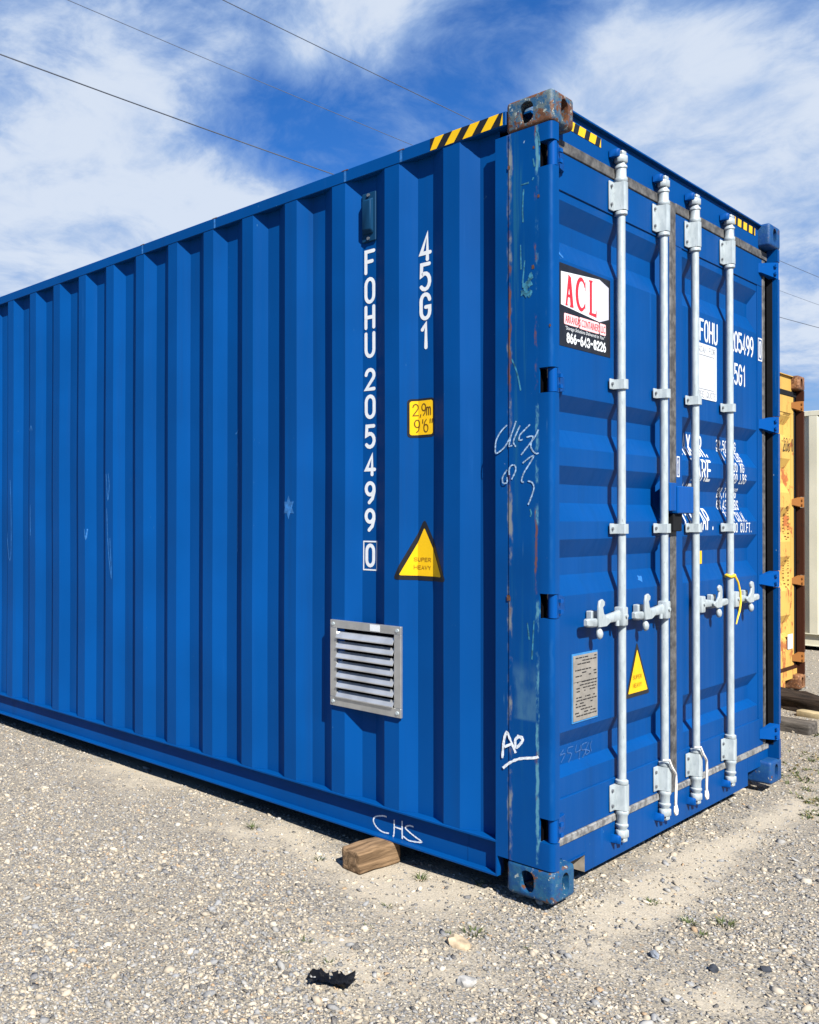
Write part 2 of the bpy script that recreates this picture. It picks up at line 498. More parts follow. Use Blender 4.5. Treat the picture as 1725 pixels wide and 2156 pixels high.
def tube(bm, pts, r, n=8):
    pts = [Vector(p) for p in pts]
    rings = []
    prev = None
    for i, p in enumerate(pts):
        d = (pts[min(i+1, len(pts)-1)]-pts[max(i-1, 0)]).normalized()
        if prev is None:
            up = Vector((0, 0, 1)) if abs(d.z) < 0.9 else Vector((1, 0, 0))
            a = d.cross(up).normalized()
        else:
            a = (prev-d*prev.dot(d)).normalized()
        prev = a
        b = d.cross(a)
        rr = r[i] if isinstance(r, (list, tuple)) else r
        rings.append([bm.verts.new(p+(a*math.cos(2*math.pi*k/n)+b*math.sin(2*math.pi*k/n))*rr) for k in range(n)])
    for i in range(len(rings)-1):
        for k in range(n):
            k2 = (k+1) % n
            bm.faces.new((rings[i][k], rings[i][k2], rings[i+1][k2], rings[i+1][k]))
    bm.faces.new(rings[0][::-1])
    bm.faces.new(rings[-1])


def lathe_z(bm, x, y, prof, n=18):
    """closed profile [(r,z)...] turned round a vertical axis"""
    rings = [[bm.verts.new((x+r*math.cos(2*math.pi*k/n), y+r*math.sin(2*math.pi*k/n), z)) for k in range(n)] for r, z in prof]
    for i in range(len(rings)-1):
        for k in range(n):
            k2 = (k+1) % n
            bm.faces.new((rings[i][k], rings[i][k2], rings[i+1][k2], rings[i+1][k]))
    bm.faces.new(rings[0][::-1])
    bm.faces.new(rings[-1])


# ------------------------------------------------------------------ stroke lettering
def arc(cx, cy, rx, ry, a0, a1, n=9):
    return [(cx+rx*math.cos(R(a0+(a1-a0)*i/(n-1))), cy+ry*math.sin(R(a0+(a1-a0)*i/(n-1)))) for i in range(n)]


def _loop():
    return arc(.5, .72, .5, .28, 180, 0, 9)+arc(.5, .28, .5, .28, 0, -180, 9)+[(0, .72)]


GL = {
    'O': [_loop()], '0': [_loop()], 'Q': [_loop(), [(.6, .25), (1, 0)]],
    'F': [[(0, 0), (0, 1), (1, 1)], [(0, .52), (.8, .52)]],
    'E': [[(1, 0), (0, 0), (0, 1), (1, 1)], [(0, .52), (.85, .52)]],
    'H': [[(0, 0), (0, 1)], [(1, 0), (1, 1)], [(0, .5), (1, .5)]],
    'U': [[(0, 1)]+arc(.5, .28, .5, .28, 180, 360)+[(1, 1)]],
    '2': [arc(.5, .72, .5, .28, 175, -35, 10)+[(0, 0), (1, 0)]],
    '5': [[(.95, 1), (.08, 1), (.03, .56)]+arc(.45, .32, .55, .32, 125, -140, 11)],
    '4': [[(.74, 0), (.74, 1), (0, .26), (1.05, .26)]],
    '9': [arc(.5, .70, .5, .30, 0, 360, 17), [(1, .70), (1, .55), (.8, .2), (.4, 0)]],
    '6': [arc(.5, .30, .5, .30, 0, 360, 17), [(0, .30), (0, .45), (.2, .8), (.6, 1)]],
    'G': [arc(.5, .72, .5, .28, 10, 180)+arc(.5, .28, .5, .28, 180, 360)+[(1, .47), (.55, .47)]],
    'C': [arc(.5, .72, .5, .28, 5, 180)+arc(.5, .28, .5, .28, 180, 355)],
    '1': [[(.15, .78), (.55, 1), (.55, 0)]], 'I': [[(.5, 0), (.5, 1)]],
    '3': [arc(.45, .74, .5, .26, 160, -80, 10)+arc(.45, .26, .55, .26, 80, -160, 10)],
    '7': [[(0, 1), (1, 1), (.4, 0)]],
    '8': [arc(.5, .75, .45, .25, 0, 360, 15), arc(.5, .26, .5, .26, 0, 360, 15)],
    'A': [[(0, 0), (.5, 1), (1, 0)], [(.2, .33), (.8, .33)]],
    'L': [[(0, 1), (0, 0), (1, 0)]], 'T': [[(0, 1), (1, 1)], [(.5, 1), (.5, 0)]],
    'M': [[(0, 0), (0, 1), (.5, .35), (1, 1), (1, 0)]], 'N': [[(0, 0), (0, 1), (1, 0), (1, 1)]],
    'K': [[(0, 0), (0, 1)], [(1, 1), (0, .42)], [(.3, .6), (1, 0)]],
    'X': [[(0, 0), (1, 1)], [(0, 1), (1, 0)]], 'V': [[(0, 1), (.5, 0), (1, 1)]],
    'Y': [[(0, 1), (.5, .5), (1, 1)], [(.5, .5), (.5, 0)]], 'W': [[(0, 1), (.25, 0), (.5, .7), (.75, 0), (1, 1)]],
    'P': [[(0, 0), (0, 1), (.6, 1)]+arc(.6, .75, .4, .25, 90, -90, 8)+[(0, .5)]],
    'R': [[(0, 0), (0, 1), (.6, 1)]+arc(.6, .75, .4, .25, 90, -90, 8)+[(0, .5)], [(.5, .5), (1, 0)]],
    'B': [[(0, 0), (0, 1), (.6, 1)]+arc(.6, .76, .35, .24, 90, -90, 8)+[(0, .52)], [(.6, .52)]+arc(.6, .26, .4, .26, 90, -90, 8)+[(0, 0)]],
    'D': [[(0, 0), (0, 1), (.4, 1)]+arc(.4, .5, .6, .5, 90, -90, 11)+[(0, 0)]],
    'S': [arc(.5, .74, .48, .26, 15, 270, 10)+arc(.5, .25, .5, .25, 90, -165, 10)],
    '.': [[(.3, 0), (.32, .06)]], ',': [[(.4, .06), (.25, -.16)]], "'": [[(.5, 1), (.45, .72)]], '"': [[(.25, 1), (.2, .72)], [(.75, 1), (.7, .72)]],
    '-': [[(.1, .5), (.9, .5)]],
    'm': [[(0, 0), (0, .66)], [(0, .5)]+arc(.25, .5, .25, .18, 150, 0, 6)+[(.5, 0)], [(.5, .5)]+arc(.75, .5, .25, .18, 150, 0, 6)+[(1, 0)]],
}


def ribbon(pts, wd, cap=True):
    """polyline -> list of convex-ish polygons (quads + round caps)"""
    P = [Vector(p) for p in pts]
    Q = [P[0]]
    for p in P[1:]:
        if (p-Q[-1]).length > 1e-5:
            Q.append(p)
    P = Q
    closed = (P[0]-P[-1]).length < 1e-4 and len(P) > 3
    if closed:
        P = P[:-1]
    n = len(P)
    L, Rr = [], []
    for i in range(n):
        a = P[i-1] if (i > 0 or closed) else None
        b = P[(i+1) % n] if (i < n-1 or closed) else None
        if a is None:
            d = (b-P[i]).normalized()
            nn = Vector((-d.y, d.x))
        elif b is None:
            d = (P[i]-a).normalized()
            nn = Vector((-d.y, d.x))
        else:
            d1 = (P[i]-a).normalized()
            d2 = (b-P[i]).normalized()
            n1 = Vector((-d1.y, d1.x))
            n2 = Vector((-d2.y, d2.x))
            nn = n1+n2
            nn = nn.normalized() if nn.length > 1e-6 else n1
            nn = nn/max(0.55, nn.dot(n1))
        ww = wd[i] if isinstance(wd, (list, tuple)) else wd
        L.append(P[i]+nn*ww/2)
        Rr.append(P[i]-nn*ww/2)
    polys = []
    for i in range(n if closed else n-1):
        j = (i+1) % n
        polys.append([L[i], L[j], Rr[j], Rr[i]])
    if cap and not closed:
        for (p, q, l, r) in ((P[0], P[1], L[0], Rr[0]), (P[-1], P[-2], Rr[-1], L[-1])):
            c = (l+r)/2
            e = l-c
            d = (p-q).normalized()
            polys.append([r]+[c-e*math.cos(math.pi*k/6)+d*e.length*math.sin(math.pi*k/6) for k in range(1, 6)]+[l])
    return polys


def text_polys(s, u0, z0, cw, ch, gap, sw, right=1, vertical=False, slant=0.0):
    """stroke text; returns [(poly, lift)...] with the text's lower-left at (u0,z0)"""
    out = []
    u, z = u0, z0
    for chx in s:
        if chx != ' ':
            for k, st in enumerate(GL[chx]):
                pts = [(u+right*(px*cw+slant*py*ch), z+py*ch) for px, py in st]
                for pl in ribbon(pts, sw):
                    out.append((pl, k*0.00012))
        adv = cw*(0.45 if chx in ".,'" else 1.0)+gap
        if vertical:
            z -= ch+gap
        else:
            u += right*adv
    return out


def rect(u0, u1, z0, z1):
    return [(u0, z0), (u1, z0), (u1, z1), (u0, z1)]


def rrect(u0, u1, z0, z1, r, n=5):
    pts = []
    for cx, cy, a in ((u1-r, z1-r, 0), (u0+r, z1-r, 90), (u0+r, z0+r, 180), (u1-r, z0+r, 270)):
        pts += arc(cx, cy, r, r, a, a+90, n)
    return pts


def rtri(pts, r):
    """triangle with rounded corners"""
    out = []
    for i in range(3):
        p = Vector(pts[i])
        a = (Vector(pts[i-1])-p).normalized()
        b = (Vector(pts[(i+1) % 3])-p).normalized()
        for t in (0, .25, .5, .75, 1):
            q0 = p+a*r
            q1 = p+b*r
            out.append(tuple((1-t)**2*q0+2*t*(1-t)*p+t*t*q1))
    return out


def font_polys(s, size, u0, z0, sx_=1.0, shear=0.0, offset=0.0, small=False):
    cu = bpy.data.curves.new('tmp_text', 'FONT')
    cu.body = s
    cu.size = size
    cu.shear = shear
    cu.offset = offset
    cu.resolution_u = 3
    ob = bpy.data.objects.new('tmp_text', cu)
    col.objects.link(ob)
    dg = bpy.context.evaluated_depsgraph_get()
    me = bpy.data.meshes.new_from_object(ob.evaluated_get(dg))
    vs = [(v.co.x, v.co.y) for v in me.vertices]
    mx = max(v[0] for v in vs)
    out = [([(u0+vs[i][0]*sx_, z0+vs[i][1]) for i in p.vertices], 0.0) for p in me.polygons]
    wdt = mx*sx_
    bpy.data.objects.remove(ob)
    bpy.data.curves.remove(cu)
    bpy.data.meshes.remove(me)
    return out, wdt


# ------------------------------------------------------------------ container surfaces
PITCH, Y0 = 0.278, 0.373
GX0, GX1 = 0.006, 0.044           # outer / inner faces of the corrugated side


def side_knots(ymax):
    ks = []
    k = -1
    while True:
        b = Y0+PITCH*k
        ks += [(b-0.065, GX1), (b, GX0), (b+0.0715, GX0), (b+0.1425, GX1)]
        if b > ymax+0.5:
            break
        k += 1
    return ks


KN = side_knots(13)


def wob(y, z):
    """slight bowing of the thin side sheets"""
    return 0.0020*math.sin(2.3*y+1.5*math.sin(1.6*z+0.6*y))*math.sin(1.1*z)+0.0012*math.sin(4.1*z+1.3*y)*math.sin(1.1*z)


def g_side(y):
    for (a, xa), (b, xb) in zip(KN, KN[1:]):
        if a <= y <= b:
            return xa+(xb-xa)*(y-a)/(b-a)
    return GX1


DY, FY, PD = 0.055, 0.050, 0.034  # door skin, door frame, pocket depth
POCK = [(2.545, 2.477, 2.407, 2.326), (1.825, 1.768, 1.700, 1.630), (1.562, 1.495, 1.425, 1.355), (1.288, 1.218, 1.153, 1.078), (0.576, 0.512, 0.441, 0.410)]


def g_door(z):
    for a, b, c_, d in POCK:
        if d < z < a:
            if z > b:
                return DY+PD*(a-z)/(a-b)
            if z > c_:
                return DY+PD
            return DY+PD*(z-d)/(c_-d)
    return DY


SURF = {
    'side': (lambda u, z, l: (g_side(u)+wob(u, z)-l, u, z), 'u', [k[0] for k in KN]),
    'post': (lambda u, z, l: (0.0-l, u, z), None, []),
    'web': (lambda u, z, l: (0.036-l, u-0.006, z), None, []),
    'rail': (lambda u, z, l: (0.004-l, u, z), None, []),
    'door': (lambda u, z, l: (u, g_door(z)-l, z), 'z', [v for p in POCK for v in p]),
    'frame': (lambda u, z, l: (u, FY-l, z), None, []),
    'header': (lambda u, z, l: (u, 0.055-l, z), None, []),
}


def decal(name, mat, parent, polys, surf, lift=0.0012):
    fn, ax, brk = SURF[surf]
    bm = BM()
    for pl, lf in polys:
        vs = [bm.verts.new((p[0], p[1], lf)) for p in pl]
        bm.faces.new(vs)
    if ax:
        i = 0 if ax == 'u' else 1
        lo = min(v.co[i] for v in bm.verts)
        hi = max(v.co[i] for v in bm.verts)
        no = (1, 0, 0) if i == 0 else (0, 1, 0)
        for b in brk:
            if lo < b < hi:
                co_ = [0, 0, 0]
                co_[i] = b
                bmesh.ops.bisect_plane(bm, geom=bm.verts[:]+bm.edges[:]+bm.faces[:], dist=1e-6, plane_co=co_, plane_no=no)
    for v in bm.verts:
        v.co = fn(v.co.x, v.co.y, v.co.z+lift)
    return obj(name, bm, mat, parent)


# ------------------------------------------------------------------ corner castings (boolean-cut once, mirrored after)
def casting_meshes():
    def tmp(bm):
        me = bpy.data.meshes.new('tmp')
        bm.to_mesh(me)
        bm.free()
        o = bpy.data.objects.new('tmp', me)
        col.objects.link(o)
        return o
    b = BM()
    box(b, 0, 0.162, 0, 0.178, 0, 0.118, 0.015, 4)
    base = tmp(b)
    cuts = []
    c1 = BM()
    box(c1, 0.026, 0.136, 0.028, 0.150, 0.024, 0.094)
    cuts.append(tmp(c1))

    def stad(cx, cz, wd, hh):
        r = wd/2
        return arc(cx, cz+hh/2-r, r, r, 0, 180, 9)+arc(cx, cz-hh/2+r, r, r, 180, 360, 9)
    c2 = BM()
    prism(c2, stad(0.098, 0.059, 0.052, 0.080), 0, -0.03, 0.03)       # hole in the long face (y,z)
    cuts.append(tmp(c2))
    c3 = BM()
    prism(c3, stad(0.088, 0.059, 0.052, 0.080), 1, -0.03, 0.032)      # hole in the end face (x,z)
    cuts.append(tmp(c3))
    c4 = BM()
    prism(c4, [(x, y) for x, y in stad(0.081, 0.089, 0.064, 0.110)], 2, 0.09, 0.15)
    cuts.append(tmp(c4))
    for c in cuts:
        bmn = bmesh.new()
        bmn.from_mesh(c.data)
        bmesh.ops.recalc_face_normals(bmn, faces=bmn.faces[:])
        bmn.to_mesh(c.data)
        bmn.free()
        md = base.modifiers.new('cut', 'BOOLEAN')
        md.object = c
        md.operation = 'DIFFERENCE'
        md.solver = 'EXACT'
    dg = bpy.context.evaluated_depsgraph_get()
    me = bpy.data.meshes.new_from_object(base.evaluated_get(dg))
    for o in cuts+[base]:
        bpy.data.objects.remove(o)
    return me


CAST = casting_meshes()


def casting(parent, W, L, H, xe, ye, top, mat):
    """xe,ye,top in {0,1}: which corner"""
    me = CAST.copy()
    T = Matrix.Diagonal((-1 if xe else 1, -1 if ye else 1, 1 if top else -1, 1))
    me.transform(T)
    me.transform(Matrix.Translation((W if xe else 0, L if ye else 0, H-0.118 if top else 0.118)))
    if (xe+ye+(0 if top else 1)) % 2:
        me.flip_normals()
    return obj('corner_casting', me, mat, parent, smooth=35)


# ------------------------------------------------------------------ container builder
BARS = [(0.607, -1), (1.018, -1), (1.361, 1), (1.785, 1)]
BY = 0.027


def corrugated(name, parent, y0, y1, z0, z1, W, far, mat):
    pts = [(g_side(y0), y0)]+[(x, y) for y, x in KN if y0 < y < y1]+[(g_side(y1), y1)]
    bm = BM()
    outl = pts+[(x+0.004, y) for x, y in pts[::-1]]
    if far:
        outl = [(W-x, y) for x, y in outl]
    n = len(outl)
    nz = 18
    rows = []
    for k in range(nz+1):
        z = z0+(z1-z0)*k/nz
        rows.append([bm.verts.new((x+wob(y, z)*(-1 if far else 1), y, z)) for x, y in outl])
    lo, hi = rows[0], rows[-1]
    for ra, rb in zip(rows, rows[1:]):
        for i in range(n):
            j = (i+1) % n
            bm.faces.new((ra[i], ra[j], rb[j], rb[i]))
    for i in range(len(pts)-1):
        a, b, c_, d = i, i+1, n-2-i, n-1-i
        bm.faces.new((lo[a], lo[d], lo[c_], lo[b]))
        bm.faces.new((hi[a], hi[b], hi[c_], hi[d]))
    bmesh.ops.recalc_face_normals(bm, faces=bm.faces[:])
    return obj(name, bm, mat, parent)


def door_panel(parent, name, xl, xr, pl, pr, zt, zb, mats, zs, slope=0.036):
    """pressed door skin with tapered pockets, then the proud frame as its own mesh round it"""
    bm = BM()
    z = zt
    V = lambda x, y, zz: bm.verts.new((x, y, zz))

    def quad(*p):
        bm.faces.new([V(*q) for q in p])
    cur = zt
    for a, b, c_, d in zs:
        quad((xl, DY, cur), (xl, DY, a), (xr, DY, a), (xr, DY, cur))
        quad((xl, DY, a), (xl, DY, d), (pl, DY, d), (pl, DY, a))
        quad((pr, DY, a), (pr, DY, d), (xr, DY, d), (xr, DY, a))
        il, ir, yi = pl+slope, pr-slope, DY+PD
        quad((pl, DY, a), (il, yi, b), (ir, yi, b), (pr, DY, a))
        quad((il, yi, b), (il, yi, c_), (ir, yi, c_), (ir, yi, b))
        quad((il, yi, c_), (pl, DY, d), (pr, DY, d), (ir, yi, c_))
        quad((pl, DY, a), (pl, DY, d), (il, yi, c_), (il, yi, b))
        quad((pr, DY, a), (ir, yi, b), (ir, yi, c_), (pr, DY, d))
        cur = d
    quad((xl, DY, cur), (xl, DY, zb), (xr, DY, zb), (xr, DY, cur))
    quad((xl, DY+0.05, zt), (xr, DY+0.05, zt), (xr, DY+0.05, zb), (xl, DY+0.05, zb))
    bmesh.ops.remove_doubles(bm, verts=bm.verts[:], dist=1e-5)
    o = obj(name, bm, mats['paint'], parent)
    f = BM()
    fb = 0.0
    box(f, xl, xr, FY, DY+0.045, 2.577 if zt > 2.6 else zt-0.14, zt, 0.002, 1)
    box(f, xl, xr, FY, DY+0.045, zb, 0.336, 0.002, 1)
    zz0, zz1 = 0.336, (2.577 if zt > 2.6 else zt-0.14)
    box(f, xl, pl-0.004, FY, DY+0.045, zz0, zz1, 0.002, 1)
    box(f, pr+0.004, xr, FY, DY+0.045, zz0, zz1, 0.002, 1)
    obj('door_frame', f, mats['paint'], o)
    return o


def post_strip_profile(x0, mirror_w=None):
    p = [(0.0, 0.05)]+[(0.018-0.018*math.cos(R(a)), 0.018-0.018*math.sin(R(a))) for a in (0, 22, 45, 67, 90)]+[(0.046, 0.0), (0.046, 0.05)]
    if mirror_w is not None:
        p = [(mirror_w-x, y) for x, y in p]
    return p


HINGES = [(0.214, 0.300), (1.009, 1.098), (1.814, 1.904), (2.622, 2.714)]


def locking_bar(parent, xb, sgn, mats, gear=True):
    galv = mats['galv']
    bm = BM()
    cyl(bm, (xb, BY, 0.17), (xb, BY, 2.75), 0.0160, n=20, cap=True)
    bar = obj('locking_bar', bm, galv, parent, smooth=40)
    for zc, h2, big in ((2.648, 0.058, 1), (1.900, 0.021, 0), (1.326, 0.021, 0), (0.263, 0.052, 1)):
        b = BM()
        z0, z1 = zc-h2, zc+h2
        fl = 0.066 if big else 0.062
        # flange on the hinge side, formed strap over the bar
        box(b, xb-fl, xb-0.024, FY-0.008, FY-0.002, z0, z1, 0.003, 2)
        box(b, xb+0.022, xb+(0.050 if big else 0.034), FY-0.008, FY-0.002, z0, z1, 0.003, 2)
        hw = 0.0265
        prof = [(xb-hw-0.004, FY-0.002), (xb-hw, FY-0.012), (xb-0.019, 0.008), (xb-0.010, 0.0035), (xb+0.010, 0.0035), (xb+0.019, 0.008), (xb+hw, FY-0.012), (xb+hw+0.004, FY-0.002)]
        prism(b, prof, 2, z0+0.002, z1-0.002)
        br = obj('bracket', b, galv, bar, smooth=30)
        b = BM()
        zs = (z0+0.022, z1-0.022) if big else (zc,)
        for zz in zs:
            for xo in ((-fl+0.013, 0.040) if big else (-fl+0.013,)):
                b = BM()
                cyl(b, (xb+xo, FY-0.014, zz), (xb+xo, FY-0.004, zz), 0.0065, n=8)
                obj('bolt', b, mats['steel'], bar)
    # turned collars and cams at both ends
    for up in (1, -1):
        zr = 2.706 if up > 0 else 0.211
        b = BM()
        lathe_z(b, xb, BY, [(0.0225, zr), (0.0245, zr+up*0.004), (0.0245, zr+up*0.014), (0.0205, zr+up*0.020), (0.0200, zr+up*0.052), (0.0235, zr+up*0.056), (0.0235, zr+up*0.062), (0.016, zr+up*0.072), (0.014, zr+up*0.085)])
        obj('collar', b, galv, bar, smooth=40)
        b = BM()
        zin = 2.590 if up > 0 else 0.315
        lathe_z(b, xb, BY, [(0.0225, zin), (0.0240, zin-up*0.003), (0.0240, zin-up*0.014), (0.0185, zin-up*0.018)])
        obj('collar', b, galv, bar, smooth=40)
        b = BM()
        zc = zr+up*0.092
        zz = sorted((zc-up*0.014, zc+up*0.016))
        prism(b, [(xb-0.018, 0.010), (xb+0.016, 0.006), (xb+0.030, 0.018), (xb+0.020, 0.036), (xb+0.006, 0.049), (xb-0.016, 0.046), (xb-0.026, 0.030)], 2, zz[0], zz[1])
        zz = sorted((zc+up*0.016, zc+up*0.034))
        prism(b, [(xb-0.012, 0.014), (xb+0.018, 0.012), (xb+0.012, 0.034), (xb-0.008, 0.036)], 2, zz[0], zz[1])
        bmesh.ops.bevel(b, geom=b.edges[:], offset=0.003, segments=1, affect='EDGES')
        obj('cam', b, galv, bar, smooth=40)
        b = BM()
        for s in (-1, 1):
            z0, z1 = sorted((zc+up*0.002, zc+up*0.034))
            prism(b, [(xb+s*0.026, 0.0535), (xb+s*0.028, 0.022), (xb+s*0.036, 0.013), (xb+s*0.045, 0.024), (xb+s*0.050, 0.0535)][::s], 2, z0, z1)
        z0, z1 = sorted((zc+up*0.024, zc+up*0.034))
        box(b, xb-0.0255, xb+0.0255, 0.034, 0.0535, z0, z1)
        bmesh.ops.bevel(b, geom=b.edges[:], offset=0.003, segments=1, affect='EDGES')
        obj('keeper', b, mats['keeper'], bar, smooth=40)
    if not gear:
        return bar
    # handle: hub, cranked arm, flattened grip
    zc = 0.984
    b = BM()
    xh = xb+sgn*0.022
    box(b, xh-0.021, xh+0.021, 0.000, 0.038, zc-0.040, zc+0.034, 0.005, 2)
    cyl(b, (xh, -0.006, zc), (xh, 0.002, zc), 0.008, n=10)
    cyl(b, (xb+sgn*0.060, 0.018, zc-0.038), (xb+sgn*0.060, 0.018, zc-0.018), 0.008, n=10)
    obj('hub', b, galv, bar, smooth=40)
    b = BM()

    def sec(d, y, hz, hy, z=0.0):
        return (xb+sgn*d, y, zc+z, hz, hy)
    secs = [sec(0.040, 0.020, .022, .007), sec(0.07, 0.020, .019, .007, -.002), sec(0.15, 0.020, .015, .007, -.006), sec(0.215, 0.019, .011, .006, -.012),
            sec(0.240, 0.018, .010, .006, -.014), sec(0.250, 0.016, .016, .008, -.012), sec(0.325, 0.012, .015, .008, -.008), sec(0.338, 0.012, .010, .006, -.007)]
    rings = []
    for x, y, z, hz, hy in secs:
        rings.append([b.verts.new(p) for p in ((x, y-hy, z-hz*.7), (x, y-hy, z+hz*.7), (x, y-hy*.5, z+hz), (x, y+hy, z+hz), (x, y+hy, z-hz), (x, y-hy*.5, z-hz))])
    for r0, r1 in zip(rings, rings[1:]):
        for k in range(6):
            k2 = (k+1) % 6
            b.faces.new((r0[k], r0[k2], r1[k2], r1[k]))
    b.faces.new(rings[0])
    b.faces.new(rings[-1][::-1])
    bmesh.ops.recalc_face_normals(b, faces=b.faces[:])
    obj('handle', b, galv, bar, smooth=40)
    # retaining hook in front of the arm, its foot on the door, and the seal knob
    b = BM()
    xc = xb+sgn*0.225
    s = -sgn
    prof = [(xc-s*0.020, zc-0.030), (xc+s*0.040, zc-0.030), (xc+s*0.075, zc-0.016), (xc+s*0.078, zc-0.004), (xc+s*0.040, zc+0.004), (xc+s*0.016, zc+0.022), (xc+s*0.008, zc+0.044), (xc+s*0.022, zc+0.050),
            (xc+s*0.024, zc+0.066), (xc+s*0.006, zc+0.076), (xc-s*0.018, zc+0.070), (xc-s*0.026, zc+0.046), (xc-s*0.024, zc+0.004)]
    prism(b, prof, 1, 0.001, 0.010)
    bmesh.ops.recalc_face_normals(b, faces=b.faces[:])
    bmesh.ops.bevel(b, geom=b.edges[:], offset=0.002, segments=1, affect='EDGES')
    obj('handle_catch', b, galv, bar, smooth=30)
    b = BM()
    box(b, xc-0.026, xc+0.026, 0.029, 0.052, zc-0.034, zc+0.030, 0.003, 1)
    obj('catch_plate', b, galv, bar)
    b = BM()
    bmesh.ops.create_icosphere(b, subdivisions=2, radius=0.016, matrix=Matrix.Translation((xc-s*0.004, 0.010, zc-0.056)) @ Matrix.Diagonal((1, .8, 1.35, 1)))
    cyl(b, (xc-s*0.004, 0.016, zc-0.045), (xc-s*0.004, 0.018, zc-0.020), 0.006, n=8)
    obj('seal_knob', b, galv, bar, smooth=60)
    return bar


def container(name, loc, W, L, H, mats, gear=True, handles=True):
    root = empty(name, loc)
    P = mats['paint']
    dz = H-2.896                       # lower containers: heads of posts, rails and doors come down
    for xe in (0, 1):
        for ye in (0, 1):
            for tp in (0, 1):
                casting(root, W, L, H, xe, ye, tp, mats.get('cast_far', mats['cast_top']) if xe else (mats['cast_top'] if tp else mats['cast_low']))
    ht = H-0.118
    # door-end posts, with cut-outs where the hinge knuckles sit
    hz = [h for h in HINGES if h[1] < ht-0.03] if dz == 0 else [(0.214, .300), (0.85, .94), (1.50, 1.59), (2.30, 2.39)]
    for far in (0, 1):
        fx = (lambda x: W-x) if far else (lambda x: x)
        b = BM()
        cur = 0.1185
        for a, c_ in hz+[(ht-0.0005, None)]:
            pr = post_strip_profile(0, W if far else None)
            prism(b, pr, 2, cur, a)
            cur = c_
        xs = sorted((fx(0.0), fx(0.008)))
        box(b, xs[0], xs[1], 0.0502, 0.166, 0.1185, ht-0.0005)
        xs = sorted((fx(0.0035), fx(0.012)))
        box(b, xs[0], xs[1], 0.1662, 0.222, 0.1185, ht-0.0005)
        xs = sorted((fx(0.0122), fx(0.044)))
        box(b, xs[0], xs[1], 0.206, 0.222, 0.20, ht-0.04)
        bmesh.ops.recalc_face_normals(b, faces=b.faces[:])
        po = obj('corner_post', b, mats['post'], root, smooth=30)
        b = BM()
        xs = sorted((fx(0.0122), fx(0.046)))
        box(b, xs[0], xs[1], 0.0505, 0.12, 0.12, ht-0.002)
        obj('inner_post', b, mats['dark'], po)  # near-black colour stands in for the shade inside the hinge slots
        if far:
            b = BM()
            box(b, W-0.0495, W-0.0465, 0.024, 0.0500, 0.19, ht-0.07)
            box(b, W-0.0645, W-0.0465, 0.066, 0.080, 0.19, ht-0.07)
            obj('hinge_gap_strip', b, mats.get('gap', mats['black_rubber']), po)  # dark strip lining the gap between door edge and far post
        for a, c_ in hz:
            b = BM()
            cyl(b, (fx(0.030), 0.0165, a+0.003), (fx(0.030), 0.0165, c_-0.003), 0.0160, n=16)
            zc = (a+c_)/2
            q = lambda d: [(fx(0.046), 0.004, zc+d*.98), (fx(0.046), 0.040, zc+d*.98), (fx(0.175), FY-0.0005, zc+d*.55), (fx(0.165), FY-0.010, zc+d*.55)]
            if far:
                hexa(b, q(-0.043), q(0.043))
            else:
                hexa(b, q(-0.043)[::-1], q(0.043)[::-1])
            for dzz in (-.02, .018):
                box(b, *sorted((fx(0.055), fx(0.075))), -0.001, 0.006, zc+dzz-.007, zc+dzz+.007)
            bmesh.ops.recalc_face_normals(b, faces=b.faces[:])
            obj('hinge', b, mats['hinge'], po, smooth=40)
        # far-end post
        b = BM()
        xs = sorted((fx(0.002), fx(0.10)))
        box(b, xs[0], xs[1], L-0.15, L-0.003, 0.1185, ht-0.0005, 0.006, 1)
        obj('corner_post', b, mats['post_far'], root)
        # top rail
        b = BM()
        xs = sorted((fx(0.004), fx(0.064)))
        box(b, xs[0], xs[1], 0.1785, L-0.1785, H-0.079, H-0.025, 0.003, 1)
        obj('top_rail', b, P, root)
        # bottom rail: channel
        b = BM()
        X = lambda a, c_: sorted((fx(a), fx(c_)))
        box(b, *X(0.003, 0.060), 0.2225, L-0.16, 0.165, 0.1755, 0.002, 1)
        box(b, *X(0.036, 0.060), 0.2225, L-0.179, 0.0502, 0.1648)
        box(b, *X(0.003, 0.060), 0.2225, L-0.179, 0.040, 0.050, 0.002, 1)
        box(b, *X(0.003, 0.0355), 0.2160, 0.2222, 0.042, 0.196)
        box(b, *X(0.0344, 0.0359), 0.352, 0.355, 0.0505, 0.1645)
        obj('bottom_rail', b, P, root)
        corrugated('side_panel', root, 0.2225, L-0.155, 0.176, H-0.0795, W, far, P)
    # roof and floor, front wall
    b = BM()
    box(b, 0.066, W-0.066, 0.115, L-0.10, H-0.036, H-0.026)
    obj('roof', b, P, root)
    b = BM()
    box(b, 0.062, W-0.062, 0.125, L-0.10, 0.090, 0.160)
    obj('floor', b, mats['dark'], root)
    b = BM()
    pts = []
    x = 0.105
    while x < W-0.11:
        for dx, d in ((0, 0), (.11, 0), (.128, .04), (.238, .04)):
            if x+dx < W-0.105:
                pts.append((x+dx, L-0.02-d))
        x += 0.256
    pts.append((W-0.105, L-0.06))
    prism(b, pts+[(W-0.105, L-0.075), (0.105, L-0.075)], 2, 0.03, H-0.03)
    obj('front_wall', b, P, root)
    # header and sill
    b = BM()
    box(b, 0.120, W-0.130, 0.055, 0.113, H-0.166, H-0.0125, 0.002, 1)
    obj('door_header', b, P, root)
    b = BM()
    box(b, 0.1625, W-0.1625, 0.038, 0.112, H-0.0122, H-0.006)
    obj('header_lip', b, P, root)
    b = BM()
    box(b, 0.345, W-0.345, 0.050, 0.12, 0.022, 0.1660, 0.002, 1)
    box(b, 0.048, 0.3448, 0.050, 0.12, 0.1195, 0.1660)
    box(b, 0.1625, 0.3448, 0.050, 0.12, 0.089, 0.1193)
